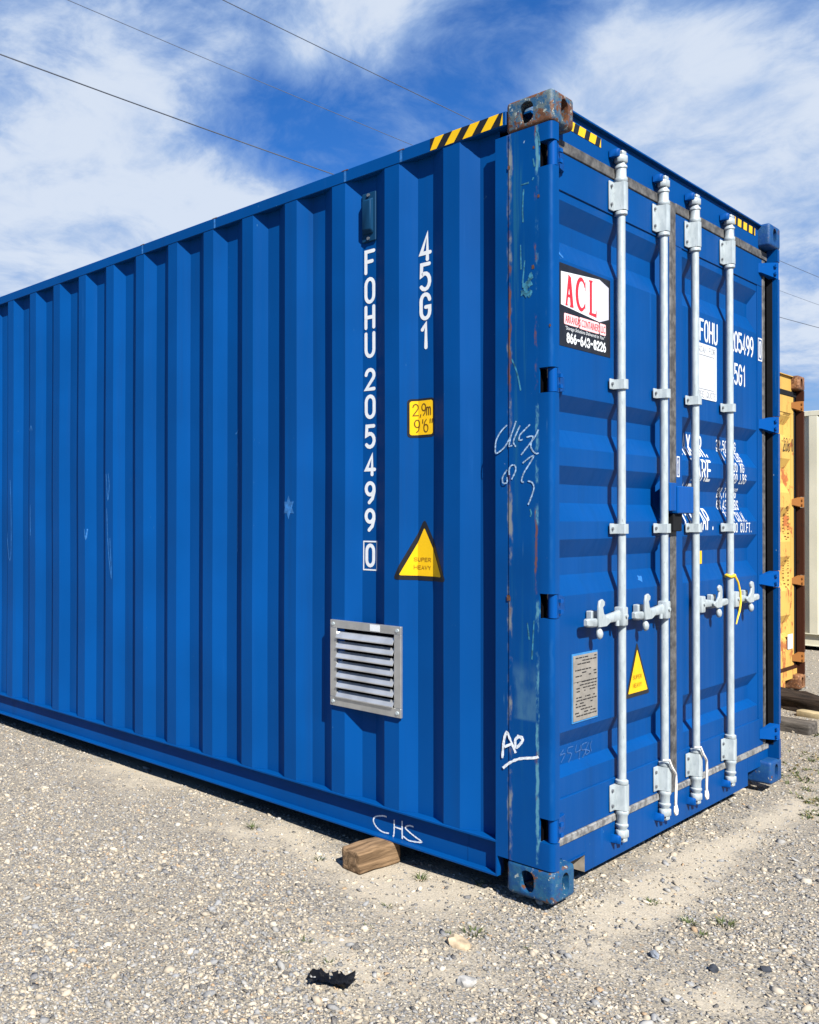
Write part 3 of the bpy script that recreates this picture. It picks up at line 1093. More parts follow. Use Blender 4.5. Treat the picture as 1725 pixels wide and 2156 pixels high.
    box(b, W-0.3448, W-0.048, 0.050, 0.12, 0.1195, 0.1660)
    box(b, W-0.3448, W-0.1625, 0.050, 0.12, 0.089, 0.1193)
    box(b, 0.205, 0.3440, 0.046, 0.0498, 0.092, 0.096)
    obj('door_sill', b, P, root)
    b = BM()
    hexa(b, [(0.3448, 0.052, 0.022), (0.352, 0.052, 0.022), (0.352, 0.118, 0.022), (0.3448, 0.118, 0.022)][::1],
         [(0.3448, 0.052, 0.088), (0.352, 0.052, 0.088), (0.352, 0.118, 0.088), (0.3448, 0.118, 0.088)])
    obj('recess_plate', b, mats['tan'], root)
    for xa, xc_, z_ in ((0.163, 0.3445, 0.015), (W-0.3445, W-0.163, 0.040)):
        b = BM()
        box(b, xa, xc_, 0.121, 0.127, z_, 0.117)
        obj('recess_plate', b, mats['tan'], root)
    # doors
    zt = H-0.176
    if dz == 0:
        zs = POCK
    else:
        zs = [(2.25, 2.18, 2.10, 2.02), (1.90, 1.82, 1.70, 1.62), (1.50, 1.42, 1.30, 1.22), (1.10, 1.02, .90, .82), (.62, .55, .47, .41)] if dz < -0.2 else POCK
    c0 = 1.17
    dL = door_panel(root, 'door', 0.112, c0-0.032, 0.153, 1.095, zt, 0.195, mats, zs)
    dR = door_panel(root, 'door', c0+0.032, 2.318, 1.280, 2.250, zt, 0.195, mats, zs)
    for d, x0, x1 in ((dL, 0.06, c0-0.0325), (dR, c0+0.0325, W-0.055)):
        b = BM()
        box(b, x0, x1, 0.0455, 0.075, zt+0.0005, zt+0.044, 0.003, 1)
        obj('gasket', b, mats['rubber'], d, smooth=40)
        b = BM()
        box(b, x0, x1, 0.0440, 0.075, 0.1665, 0.1945, 0.003, 1)
        obj('gasket', b, mats['rubber_dusty'], d, smooth=40)
    b = BM()
    box(b, c0-0.0315, c0+0.0315, 0.0465, 0.090, 0.168, zt+0.043, 0.004, 1)
    obj('gasket', b, mats['rubber'], dL, smooth=40)
    b = BM()
    box(b, 2.3185, 2.352, 0.0465, 0.090, 0.196, zt, 0.004, 1)
    obj('gasket', b, mats['rubber'], dR, smooth=40)
    b = BM()
    box(b, 0.080, 0.1115, 0.0465, 0.090, 0.196, zt, 0.004, 1)
    obj('gasket', b, mats['rubber'], dL, smooth=40)
    if gear:
        for xb, s in BARS:
            locking_bar(root, xb, s, mats, handles)
    return root, dL, dR


M['cast_far'] = casting_mat('blue_casting', (0.001, 0.038, 0.15), (0.006, 0.05, 0.14), 0.0, 0.02)
MB_BLUE = dict(cast_far=M['cast_far'], paint=M['blue'], post=M['post'], post_far=M['blue'], cast_top=M['cast_top'], cast_low=M['cast_low'], dark=M['dark'], hinge=M['keeper'], keeper=M['keeper'],
               galv=M['galv'], steel=M['steel'], rubber=M['rubber'], rubber_dusty=M['rubber_dusty'], black_rubber=M['black_rubber'], tan=M['tan'])
W, L, H = 2.438, 12.192, 2.896

# ------------------------------------------------------------------ ground
GZ = -0.040


def ground_h(x, y):
    """gentle unevenness of the yard (numpy friendly)"""
    h = 0.010*np.sin(x*1.7+0.6)*np.cos(y*1.3-0.4)+0.006*np.sin(x*4.3-y*2.2)+0.003*np.sin(9.1*x+3.1*y)*np.sin(7.3*y-2.1*x)
    bx = np.exp(-(((x+0.10)/0.35)**2+((y-0.72)/0.35)**2))
    return GZ+h*0.8-0.012*bx


def axis(a, b, step, far):
    pts = list(np.arange(a, b+1e-6, step))
    s, v = step, b
    while v < far:
        s *= 1.32
        v += s
        pts.append(v)
    s, v = step, a
    while v > -far:
        s *= 1.32
        v -= s
        pts.insert(0, v)
    return np.array(pts)


gx, gy = axis(-4.0, 9.0, 0.09, 900), axis(-4.0, 10.0, 0.09, 900)
XX, YY = np.meshgrid(gx, gy)
ZZ = ground_h(XX, YY)
far_f = np.clip((np.hypot(XX, YY)-14)/30, 0, 1)
ZZ = ZZ*(1-far_f)+GZ*far_f
nx, ny = len(gx), len(gy)
gv = np.stack([XX.ravel(), YY.ravel(), ZZ.ravel()], -1)
ii = np.arange(nx*ny).reshape(ny, nx)
gf = np.stack([ii[:-1, :-1].ravel(), ii[:-1, 1:].ravel(), ii[1:, 1:].ravel(), ii[1:, :-1].ravel()], -1)


def np_mesh(name, verts, faces):
    me = bpy.data.meshes.new(name)
    k = faces.shape[1]
    me.vertices.add(len(verts))
    me.vertices.foreach_set('co', verts.astype(np.float32).ravel())
    me.loops.add(faces.size)
    me.loops.foreach_set('vertex_index', faces.astype(np.int32).ravel())
    me.polygons.add(len(faces))
    me.polygons.foreach_set('loop_start', np.arange(0, faces.size, k, dtype=np.int32))
    me.update(calc_edges=True)
    return me


m, nt = new_mat('gravel_yard')
co = obj_co(nt)
att_s = nt.n('ShaderNodeAttribute', attribute_name='sand').outputs['Fac']
edge_n = nt.noise(co, 6.0, 6, 0.65)
sandm = nt.smooth(nt.math('ADD', att_s, nt.math('MULTIPLY', nt.math('SUBTRACT', edge_n, 0.5), 1.7)), 0.10, 0.85)
fine = nt.noise(co, 170, 5, 0.75)
vor = nt.n('ShaderNodeTexVoronoi', {'Vector': co, 'Scale': 120.0, 'Randomness': 1.0})
vor2 = nt.n('ShaderNodeTexVoronoi', {'Vector': co, 'Scale': 60.0, 'Randomness': 1.0})
sc1 = nt.sep(vor.outputs['Color'])
cr = nt.n('ShaderNodeValToRGB', {'Fac': sc1[0]})
cr.color_ramp.interpolation = 'CONSTANT'
els = cr.color_ramp.elements
els[0].color = (0.085, 0.088, 0.095, 1)
els[1].position = 0.22
els[1].color = (0.24, 0.215, 0.17, 1)
for p_, c_ in ((0.42, (0.15, 0.153, 0.158)), (0.56, (0.29, 0.255, 0.20)), (0.74, (0.36, 0.33, 0.28)), (0.88, (0.055, 0.058, 0.065)), (0.95, (0.26, 0.18, 0.11))):
    e = els.new(p_)
    e.color = (*c_, 1)
sand = nt.mix(nt.smooth(fine, 0.3, 0.7), (0.285, 0.247, 0.186), (0.43, 0.378, 0.295))
inter = nt.mix(nt.smooth(fine, 0.35, 0.7), (0.098, 0.088, 0.071), (0.315, 0.276, 0.216))
basec = nt.mix(nt.math('ADD', nt.math('MULTIPLY', sandm, 0.85), 0.10), inter, sand)
msk = nt.math('MULTIPLY', nt.smooth(vor.outputs['Distance'], 0.62, 0.40), nt.lin(sandm, 0, 1, 0.9, 0.22))
c = nt.mix(msk, basec, cr.outputs[0])
hgt = nt.math('ADD', nt.math('MULTIPLY', nt.math('SUBTRACT', 1.0, vor.outputs['Distance']), nt.lin(sandm, 0, 1, 0.7, 0.15)), nt.math('MULTIPLY', fine, 0.5))
finish(nt, c, 0.95, 0.0, hgt, 0.55, 0.006, 0.1)
M['ground'] = m
SANDS = [(0.20, 2.1, .30, .55, .8), (0.22, 2.7, .3, .5, .6), (-0.14, 1.20, .22, .40, .7), (-0.16, 0.45, .26, .30, .9), (0.18, -0.14, .20, .12, .9), (0.48, -0.18, .30, .10, .9), (-0.18, -0.57, .16, .12, .7),
         (-0.72, 0.38, .20, .22, .7), (1.1, -0.12, .4, .10, .8), (-0.16, -0.20, .22, .13, .6), (-0.55, 0.0, .20, .14, .55), (1.9, -0.15, .5, .10, .8), (-0.9, 0.15, .12, .12, .5)]


def sand_mask(x, y):
    m_ = np.zeros_like(x)
    for cx, cy, rx_, ry_, a_ in SANDS:
        m_ = m_+a_*np.exp(-(((x-cx)/rx_)**2+((y-cy)/ry_)**2))
    m_ = m_+0.22*np.sin(2.1*x+1.4*np.sin(1.7*y))*np.sin(1.9*y+1.2*np.sin(1.3*x+.7))
    return np.clip(m_, 0, 1)


gme_ = np_mesh('ground', gv, gf)
sa = gme_.attributes.new('sand', 'FLOAT', 'POINT')
sa.data.foreach_set('value', sand_mask(gv[:, 0], gv[:, 1]).astype(np.float32))
go = obj('ground', gme_, M['ground'], kind='structure')
go.data.shade_smooth()

# ------------------------------------------------------------------ loose stones on the yard
phi = (1+5**.5)/2
ICO_V = np.array([(-1, phi, 0), (1, phi, 0), (-1, -phi, 0), (1, -phi, 0), (0, -1, phi), (0, 1, phi), (0, -1, -phi), (0, 1, -phi), (phi, 0, -1), (phi, 0, 1), (-phi, 0, -1), (-phi, 0, 1)], float)
ICO_V /= np.linalg.norm(ICO_V[0])
ICO_F = np.array([(0, 11, 5), (0, 5, 1), (0, 1, 7), (0, 7, 10), (0, 10, 11), (1, 5, 9), (5, 11, 4), (11, 10, 2), (10, 7, 6), (7, 1, 8), (3, 9, 4), (3, 4, 2), (3, 2, 6), (3, 6, 8), (3, 8, 9), (4, 9, 5), (2, 4, 11), (6, 2, 10), (8, 6, 7), (9, 8, 1)])
STONE_COL = np.array([(0.150, 0.157, 0.166), (0.090, 0.095, 0.105), (0.205, 0.206, 0.203), (0.045, 0.047, 0.052), (0.345, 0.305, 0.243), (0.310, 0.262, 0.195), (0.270, 0.232, 0.176), (0.40, 0.367, 0.308), (0.27, 0.178, 0.10), (0.22, 0.190, 0.146)])
STONE_P = np.array([.16, .11, .12, .08, .12, .14, .13, .03, .02, .09])


def vnoise(x, y, s):
    return 0.5+0.25*(np.sin(x*s+1.3*np.sin(y*s*.7+.5))+np.sin(y*s*1.1+1.7*np.sin(x*s*.6+2.1)))


BOX_V = np.array([(-1, -1, -1), (1, -1, -1), (1, 1, -1), (-1, 1, -1), (-1, -1, 1), (1, -1, 1), (1, 1, 1), (-1, 1, 1)], float)*0.62
BOX_F = np.array([(0, 2, 1), (0, 3, 2), (4, 5, 6), (4, 6, 7), (0, 1, 5), (0, 5, 4), (1, 2, 6), (1, 6, 5), (2, 3, 7), (2, 7, 6), (3, 0, 4), (3, 4, 7)])


def scatter_gravel(n, d0, d1, smin, smax, base_v, jit, a0=20, a1=68):
    """crushed stone strewn over the yard, thinning out on the sandy patches"""
    d = d0*np.exp(rng.random(n)*math.log(d1/d0))
    a = _yaw+R(a0)-rng.random(n)*R(a1)
    x = CAM.x+d*np.cos(a)
    y = CAM.y+d*np.sin(a)
    keep = ~((x > 0.12) & (y > 0.22) & (x < 2.35))
    p_ = np.clip(0.82-0.9*sand_mask(x, y)+0.9*(vnoise(x, y, 6.1)-0.5), 0.27, 1)
    keep &= rng.random(n) < p_
    keep &= ~((x > -0.2) & (x < 0.1) & (y > 0.66) & (y < 0.78))
    x, y = x[keep], y[keep]
    n = len(x)
    nv = len(base_v)
    size = smin*np.exp(rng.random(n)**1.8*math.log(smax/smin))
    V = base_v[None]*(1-jit/2+jit*rng.random((n, nv, 3)))
    V = V*np.stack([0.8+.8*rng.random(n), 0.65+.5*rng.random(n), 0.38+.45*rng.random(n)], -1)[:, None, :]
    tx, ty, tz = (rng.random(n)-.5)*1.2, (rng.random(n)-.5)*1.0, rng.random(n)*6.283
    c1, s1 = np.cos(tx)[:, None], np.sin(tx)[:, None]
    vy, vz = V[..., 1]*c1-V[..., 2]*s1, V[..., 1]*s1+V[..., 2]*c1
    c3, s3 = np.cos(ty)[:, None], np.sin(ty)[:, None]
    vx, vz = V[..., 0]*c3+vz*s3, -V[..., 0]*s3+vz*c3
    c2, s2 = np.cos(tz)[:, None], np.sin(tz)[:, None]
    vx, vy = vx*c2-vy*s2, vx*s2+vy*c2
    V = np.stack([vx, vy, vz], -1)*size[:, None, None]/2
    V += np.stack([x, y, ground_h(x, y)+size*(0.10-0.20*rng.random(n)**2)], -1)[:, None, :]
    ci = rng.choice(len(STONE_COL), n, p=STONE_P)
    C = STONE_COL[ci]*(0.88+0.44*rng.random((n, 1)))
    return V, C


Va, Ca = scatter_gravel(180000, 2.2, 8.5, 0.0042, 0.0175, BOX_V, 0.85)
Vb, Cb = scatter_gravel(15000, 2.2, 13.0, 0.012, 0.032, ICO_V, 0.8)
Vc, Cc = scatter_gravel(70000, 1.1, 9.0, 0.0055, 0.0190, BOX_V, 0.85, 75, 180)
Va, Ca = np.concatenate([Va, Vc]), np.concatenate([Ca, Cc])
Fa = (BOX_F[None]+(np.arange(len(Va))*8)[:, None, None]).reshape(-1, 3)
Fb = (ICO_F[None]+(np.arange(len(Vb))*12)[:, None, None]).reshape(-1, 3)+len(Va)*8
gme = np_mesh('gravel', np.concatenate([Va.reshape(-1, 3), Vb.reshape(-1, 3)]), np.concatenate([Fa, Fb]))
att = gme.attributes.new('stone_col', 'FLOAT_COLOR', 'FACE')
cc = np.ones((len(Fa)+len(Fb), 4), np.float32)
cc[:len(Fa), :3] = np.repeat(Ca, 12, axis=0)
cc[len(Fa):, :3] = np.repeat(Cb, 20, axis=0)
att.data.foreach_set('color', cc.ravel())
m, nt = new_mat('gravel_stone')
at = nt.n('ShaderNodeAttribute', attribute_name='stone_col')
co = obj_co(nt)
c = nt.mix(nt.smooth(nt.noise(co, 260, 3), .3, .75), at.outputs['Color'], nt.mix(0.45, at.outputs['Color'], (0.33, 0.285, 0.215)))
finish(nt, c, 0.9, 0, None, spec=0.25)
M['stone'] = m
obj('gravel', gme, M['stone'], kind='stuff')

# ------------------------------------------------------------------ the blue container
blue, doorL, doorR = container('shipping_container', (0, 0, 0), W, L, H, MB_BLUE)
tag(blue, 'large blue high cube shipping container with galvanised locking bars, nearest and filling the view', 'shipping container', 'shipping containers in the yard')

# hazard tape on the top rail and the header
def hazard(name_parent, surf, u0, u1, z0, z1, n, duty, lean):
    tp = decal('hazard_tape', M['black'], name_parent, [(rect(u0, u1, z0, z1), 0)], surf, 0.0010)
    p = (u1-u0)/n
    for k in range(n+1):
        a = u0+p*(k-0.15)
        q = [(a, z0), (a+p*duty, z0), (a+p*duty+lean, z1), (a+lean, z1)]
        lo, hi = min(u0, u1), max(u0, u1)
        q = [(min(max(u, lo), hi), z) for u, z in q]
        if abs(q[0][0]-q[1][0])+abs(q[2][0]-q[3][0]) > 0.008:
            decal('hazard_stripe', M['yellow'], tp, [(q, 0)], surf, 0.0018)


hazard(blue, 'rail', 0.502, 0.192, 2.8215, 2.8685, 4, 0.52, -0.034)
hazard(blue, 'header', 0.225, 0.492, 2.8235, 2.8605, 3, 0.58, 0.016)
hazard(blue, 'header', 1.915, 2.230, 2.8285, 2.8665, 4, 0.60, 0.004)

# vertical identification on the side
s = []
zc = 2.511
for ch, top, bot in (('F', 2.511, 2.405), ('O', 2.393, 2.279), ('H', 2.274, 2.170), ('U', 2.160, 2.048), ('2', 2.006, 1.908), ('0', 1.893, 1.788), ('5', 1.766, 1.661), ('4', 1.641, 1.544), ('9', 1.524, 1.425), ('9', 1.409, 1.308)):
    s += text_polys(ch, 0.846, bot+0.008, 0.041, top-bot-0.016, 0, 0.0155, -1)
    if ch == 'U':
        decal('owner_code', M['white'], blue, s, 'side')
        s = []
decal('container_number', M['white'], blue, s, 'side')
s = text_polys('0', 0.841, 1.165, 0.036, 0.086, 0, 0.015, -1)
for pl in ribbon([(0.857, 1.267), (0.787, 1.267), (0.787, 1.147), (0.857, 1.147), (0.857, 1.267)], 0.006):
    s.append((pl, 0))
decal('check_digit', M['white'], blue, s, 'side')
s = []
for ch, top, bot in (('4', 2.518, 2.400), ('5', 2.397, 2.280), ('G', 2.276, 2.163), ('1', 2.156, 2.046)):
    s += text_polys(ch, 0.571, bot+0.008, 0.040, top-bot-0.016, 0, 0.0155, -1)
decal('size_code', M['white'], blue, s, 'side')

# height sticker
decal('height_sticker', M['black'], blue, [(rrect(0.511, 0.624, 1.693, 1.850, 0.014), 0)], 'side', 0.0012)
st = decal('sticker_field', M['yellow'], blue, [(rrect(0.518, 0.615, 1.703, 1.841, 0.009), 0)], 'side', 0.0022)
s = text_polys('2,9m', 0.603, 1.782, 0.018, 0.046, 0.0045, 0.0042, -1)
s += text_polys("9'6\"", 0.598, 1.714, 0.019, 0.050, 0.006, 0.0042, -1)
decal('sticker_print', M['brown_print'], blue, s, 'side', 0.0032)
# warning triangle draped over the corrugation
decal('warning_triangle', M['black'], blue, [(rtri([(0.556, 1.366), (0.680, 1.116), (0.432, 1.116)], 0.022), 0)], 'side', 0.0012)
decal('triangle_field', M['yellow'], blue, [(rtri([(0.556, 1.328), (0.651, 1.134), (0.460, 1.134)], 0.008), 0)], 'side', 0.0022)
s = text_polys('SUPER', 0.598, 1.193, 0.011, 0.014, 0.0045, 0.0024, -1)+text_polys('HEAVY', 0.598, 1.161, 0.011, 0.014, 0.0045, 0.0024, -1)
decal('triangle_print', M['amber'], blue, s, 'side', 0.0032)

# chalk and paint-pen marks
CHS = [[(0.738, 0.125), (0.753, 0.125), (0.774, 0.12), (0.796, 0.111), (0.805, 0.099), (0.803, 0.084), (0.789, 0.069), (0.77, 0.060), (0.751, 0.057), (0.728, 0.06)], [(0.701, 0.122), (0.701, 0.086), (0.703, 0.058), (0.708, 0.052)], [(0.662, 0.128), (0.662, 0.086), (0.661, 0.054)], [(0.7, 0.094), (0.666, 0.093)], [(0.607, 0.118), (0.625, 0.118), (0.641, 0.111), (0.645, 0.102), (0.63, 0.093), (0.603, 0.081), (0.57, 0.069), (0.579, 0.063), (0.621, 0.057), (0.636, 0.058), (0.657, 0.067)]]
SCR = [[(0.173, 1.709), (0.196, 1.688), (0.216, 1.656), (0.220, 1.615), (0.213, 1.608), (0.19, 1.622), (0.173, 1.642), (0.152, 1.682), (0.138, 1.721)], [(0.155, 1.679), (0.161, 1.653), (0.165, 1.631), (0.152, 1.633)], [(0.122, 1.703), (0.135, 1.678), (0.148, 1.646), (0.139, 1.627)], [(0.084, 1.704), (0.101, 1.689), (0.122, 1.669), (0.126, 1.65), (0.112, 1.652)], [(0.098, 1.659), (0.073, 1.66), (0.081, 1.631), (0.075, 1.61), (0.061, 1.598), (0.052, 1.6)], [(0.053, 1.683), (0.064, 1.66), (0.092, 1.627), (0.118, 1.596)], [(0.141, 1.559), (0.155, 1.56), (0.164, 1.547), (0.164, 1.525)], [(0.141, 1.559), (0.139, 1.54), (0.155, 1.508)], [(0.173, 1.544), (0.19, 1.518), (0.188, 1.496), (0.173, 1.498), (0.173, 1.517)], [(0.112, 1.566), (0.084, 1.586), (0.07, 1.589), (0.084, 1.565), (0.107, 1.531), (0.116, 1.502), (0.107, 1.497)], [(0.092, 1.501), (0.076, 1.495), (0.069, 1.476), (0.078, 1.445), (0.091, 1.415)]]
AT = [[(0.193, 0.484), (0.186, 0.551), (0.175, 0.582), (0.164, 0.563), (0.14, 0.513)], [(0.184, 0.527), (0.153, 0.545)], [(0.142, 0.539), (0.14, 0.564), (0.119, 0.576), (0.114, 0.562), (0.136, 0.534), (0.142, 0.539)], [(0.134, 0.579), (0.114, 0.568)], [(0.19, 0.448), (0.162, 0.474), (0.123, 0.496), (0.072, 0.509), (0.053, 0.517)]]
NUM = [[(0.251, 0.495), (0.226, 0.478), (0.264, 0.478), (0.232, 0.449)], [(0.328, 0.495), (0.289, 0.495), (0.283, 0.478), (0.315, 0.469), (0.289, 0.44)], [(0.354, 0.497), (0.347, 0.47), (0.387, 0.473)], [(0.387, 0.492), (0.373, 0.438)], [(0.44, 0.493), (0.4, 0.49), (0.396, 0.471), (0.434, 0.465), (0.4, 0.44)], [(0.454, 0.491), (0.427, 0.463), (0.433, 0.447), (0.461, 0.455), (0.434, 0.465)], [(0.481, 0.493), (0.467, 0.476), (0.477, 0.452)]]


def smooth_line(pts, n=4):
    if len(pts) < 3:
        return pts
    out = []
    P = [pts[0]]+list(pts)+[pts[-1]]
    for i in range(1, len(P)-2):
        p0, p1, p2, p3 = [Vector(q) for q in P[i-1:i+3]]
        for k in range(n):
            t = k/n
            out.append(tuple(0.5*((2*p1)+(-p0+p2)*t+(2*p0-5*p1+4*p2-p3)*t*t+(-p0+3*p1-3*p2+p3)*t**3)))
    out.append(tuple(P[-2]))
    return out


def strokes(lst, wd):
    s = []
    for k, st in enumerate(lst):
        pts = smooth_line(st)
        s += [(pl, k*0.00012) for pl in ribbon(pts, [wd*(0.75+0.5*abs(math.sin(1.7*i+k))) for i in range(len(pts))], cap=False)]
    return s


decal('chalk_mark', M['chalk'], blue, strokes(CHS, 0.0055), 'web')
decal('chalk_mark', M['chalk_thin'], blue, strokes(SCR, 0.0048), 'post')
decal('chalk_mark', M['chalk'], blue, strokes(AT, 0.0085), 'post')
decal('chalk_mark', M['chalk_faint'], blue, strokes(NUM, 0.0035), 'door', 0.0015)

SCRAPE = [[(0.118, 2.578), (0.088, 2.578)], [(0.075, 2.583), (0.070, 2.592)], [(0.072, 2.66), (0.066, 2.63)], [(0.108, 2.56), (0.112, 2.49), (0.110, 2.44)], [(0.060, 2.76), (0.052, 2.74), (0.047, 2.70)], [(0.155, 1.95), (0.135, 1.90), (0.120, 1.83)],
          [(0.085, 1.40), (0.080, 1.385), (0.084, 1.372)], [(0.12, 2.36), (0.118, 2.27)], [(0.104, 2.30), (0.112, 2.22)], [(0.095, 0.99), (0.088, 0.93)], [(0.070, 1.0), (0.078, 0.86)]]
for st_ in SCRAPE:
    decal('scrape', M['teal'], blue, strokes([st_], 0.005), 'post', 0.0008)
rnd = random.Random(21)
for k in range(11):                       # a flaked patch of undercoat
    cy, cz = 0.098+rnd.uniform(-.020, .020), 2.213+rnd.uniform(-.040, .038)
    decal('scrape', M['teal'], blue, [([(cy+rnd.uniform(.004, .011)*math.cos(t*.898), cz+rnd.uniform(.006, .018)*math.sin(t*.898)) for t in range(7)], k*0.0001)], 'post', 0.0008)
for sy, sz, sr in ((0.166, 2.655, 0.006), (0.070, 2.70, 0.004), (0.052, 2.52, 0.005), (0.168, 1.075, 0.009), (0.073, 2.27, 0.006), (0.010, 2.05, 0.004)):
    decal('rust_mark', M['rust_spot'], blue, [([(sy+sr*math.cos(t*.7854)*(.7+.5*(t % 3)/2), sz+1.5*sr*math.sin(t*.7854)*(.7+.5*(t % 2))) for t in range(8)], 0)], 'post', 0.0011)

# rubbed loops and scratches on the side sheets
SCRT = [[(3.80, 1.75), (3.785, 1.30), (3.76, 1.10), (3.735, 1.12), (3.73, 1.35), (3.745, 1.62)], [(3.50, 1.93), (3.485, 1.96), (3.47, 1.93)], [(3.49, 1.45), (3.488, 1.25)], [(2.66, 1.62), (2.645, 1.47), (2.63, 1.55), (2.64, 1.62)],
        [(2.655, 1.42), (2.64, 1.18), (2.61, 1.02), (2.625, 1.25)], [(2.88, 1.30), (2.87, 1.24), (2.86, 1.30)], [(1.62, 1.76), (1.615, 1.55), (1.617, 1.2)], [(2.42, 2.42), (2.415, 2.30)], [(1.64, 1.78), (1.61, 1.80)]]
for st_ in SCRT:
    decal('rub_mark', M['scratch'], blue, strokes([st_], 0.006), 'side')
blob = [(1.255+0.035*math.cos(t*.5236)*(0.6+.5*(t % 2)), 1.415+0.05*math.sin(t*.5236)*(0.6+.5*(t % 2))) for t in range(12)]
decal('rub_mark', M['scratch'], blue, [(blob, 0)], 'side')

for yj in (0.927, 0.640, 2.33, 1.75):
    decal('rail_joint', M['scratch'], blue, [(rect(yj-0.006, yj+0.006, 2.8195, 2.8705), 0)], 'rail', 0.0008)
    decal('rail_rust', M['rust_spot'], blue, [([(yj-0.02, 2.866), (yj+0.022, 2.868), (yj+0.012, 2.8705), (yj-0.014, 2.8705)], 0)], 'rail', 0.0014)

# small air vent high on the side
b = BM()
box(b, 0.034, 0.0418, 0.789, 0.861, 2.542, 2.752, 0.003, 1)
vt = obj('air_vent', b, M['vent'], blue, smooth=30)
b = BM()
hexa(b, [(0.0338, 0.797, 2.572), (0.0338, 0.853, 2.572), (0.014, 0.846, 2.590), (0.014, 0.803, 2.590)], [(0.0338, 0.797, 2.725), (0.0338, 0.853, 2.725), (0.014, 0.846, 2.715), (0.014, 0.803, 2.715)])
bmesh.ops.recalc_face_normals(b, faces=b.faces[:])
bmesh.ops.bevel(b, geom=b.edges[:], offset=0.004, segments=1, affect='EDGES')
obj('vent_hood', b, M['vent'], vt, smooth=30)
b = BM()
for zz in (2.740, 2.555):
    cyl(b, (0.028, 0.825, zz), (0.0335, 0.825, zz), 0.007, n=8)
obj('vent_bolt', b, M['steel'], vt)

# louvre
ly0, ly1, lz0, lz1 = 0.632, 0.998, 0.555, 0.926
b = BM()
fw_ = 0.034
box(b, -0.008, 0.005, ly0, ly1, lz1-fw_, lz1, 0.0015, 1)
box(b, -0.008, 0.005, ly0, ly1, lz0, lz0+fw_+0.004, 0.0015, 1)
box(b, -0.008, 0.005, ly0, ly0+fw_, lz0+fw_+0.0042, lz1-fw_-0.0002, 0.0015, 1)
box(b, -0.008, 0.005, ly1-fw_, ly1, lz0+fw_+0.0042, lz1-fw_-0.0002, 0.0015, 1)
lv = obj('louvre', b, M['alu'], blue)
b = BM()
box(b, 0.0045, 0.0055, ly0+fw_, ly1-fw_, lz0+fw_+0.004, lz1-fw_)
obj('louvre_shade_sheet', b, M['dark'], lv)  # black sheet painted as the shade between slats; wall behind is uncut
nsl = 7
zz0 = lz0+fw_+0.006
pz = (lz1-fw_-zz0)/nsl
for k in range(nsl):
    z0 = zz0+pz*k
    b = BM()
    a, c_ = ly0+fw_+0.002, ly1-fw_-0.002
    pr = [(-0.0165, z0+0.003), (-0.0160, z0-0.0015), (-0.0145, z0-0.0015), (0.0040, z0+pz*0.60), (0.0030, z0+pz*0.65)]
    prism(b, [(x, z) for x, z in pr], 1, a, c_)
    bmesh.ops.recalc_face_normals(b, faces=b.faces[:])
    obj('slat', b, M['alu_slat'], lv)
for yy in (ly0+0.017, ly1-0.017):
    for zz in (lz0+0.019, lz1-0.017):
        b = BM()
        cyl(b, (-0.0125, yy, zz), (-0.0078, yy, zz), 0.007, 0.008, n=10)
        obj('screw', b, M['galv'], lv, smooth=40)
b = BM()
box(b, -0.0092, -0.0083, 0.735, 0.785, lz1-0.030, lz1-0.003)
obj('paper_label', b, M['white'], lv)

# lock box over the door gap
b = BM()
box(b, 1.037, 1.104, 0.010, 0.0495, 1.399, 1.521, 0.003, 1)
lb = obj('lock_box', b, M['keeper'], doorL, smooth=30)
b = BM()
box(b, 1.113, 1.283, 0.006, 0.0495, 1.389, 1.508, 0.004, 1)
lb2 = obj('lock_box', b, M['keeper'], doorR, smooth=30)
b = BM()
box(b, 1.105, 1.195, 0.022, 0.0460, 1.312, 1.387, 0.003, 1)
obj('rubber_flap', b, M['black_rubber'], doorR)

# data plate
b = BM()
box(b, 0.246, 0.453, 0.0515, 0.0545, 0.597, 0.857)
dp = obj('data_plate', b, M['blue_light'], doorL)
b = BM()
box(b, 0.252, 0.447, 0.0495, 0.0513, 0.604, 0.850)
pl_ = obj('plate_face', b, M['plate'], dp)
pr_ = []
rnd = random.Random(3)
for k in range(20):
    z = 0.838-k*0.0115
    if k in (3, 7, 12):
        continue
    u = 0.262+rnd.random()*0.03*(1 if k > 2 else 1)
    while u < 0.425:
        wl = 0.008+rnd.random()*0.026
        if rnd.random() < 0.72:
            pr_.append((rect(u, min(u+wl, 0.438), z, z+0.0042), 0))
        u += wl+0.005
pr_.append((rect(0.252, 0.447, 0.7495, 0.7508), 0))
decal('plate_print', M['black'], doorL, pr_, 'door', 0.0062)

# warning triangle on the left door
decal('warning_triangle', M['black'], doorL, [(rtri([(0.812, 0.858), (0.706, 0.632), (0.934, 0.632)], 0.016), 0)], 'door', 0.0012)
decal('triangle_field', M['yellow'], doorL, [(rtri([(0.812, 0.826), (0.727, 0.649), (0.913, 0.649)], 0.006), 0)], 'door', 0.0022)
s = text_polys('SUPER', 0.772, 0.705, 0.012, 0.015, 0.005, 0.0026)+text_polys('HEAVY', 0.772, 0.671, 0.012, 0.015, 0.005, 0.0026)
decal('triangle_print', M['amber'], doorL, s, 'door', 0.0032)

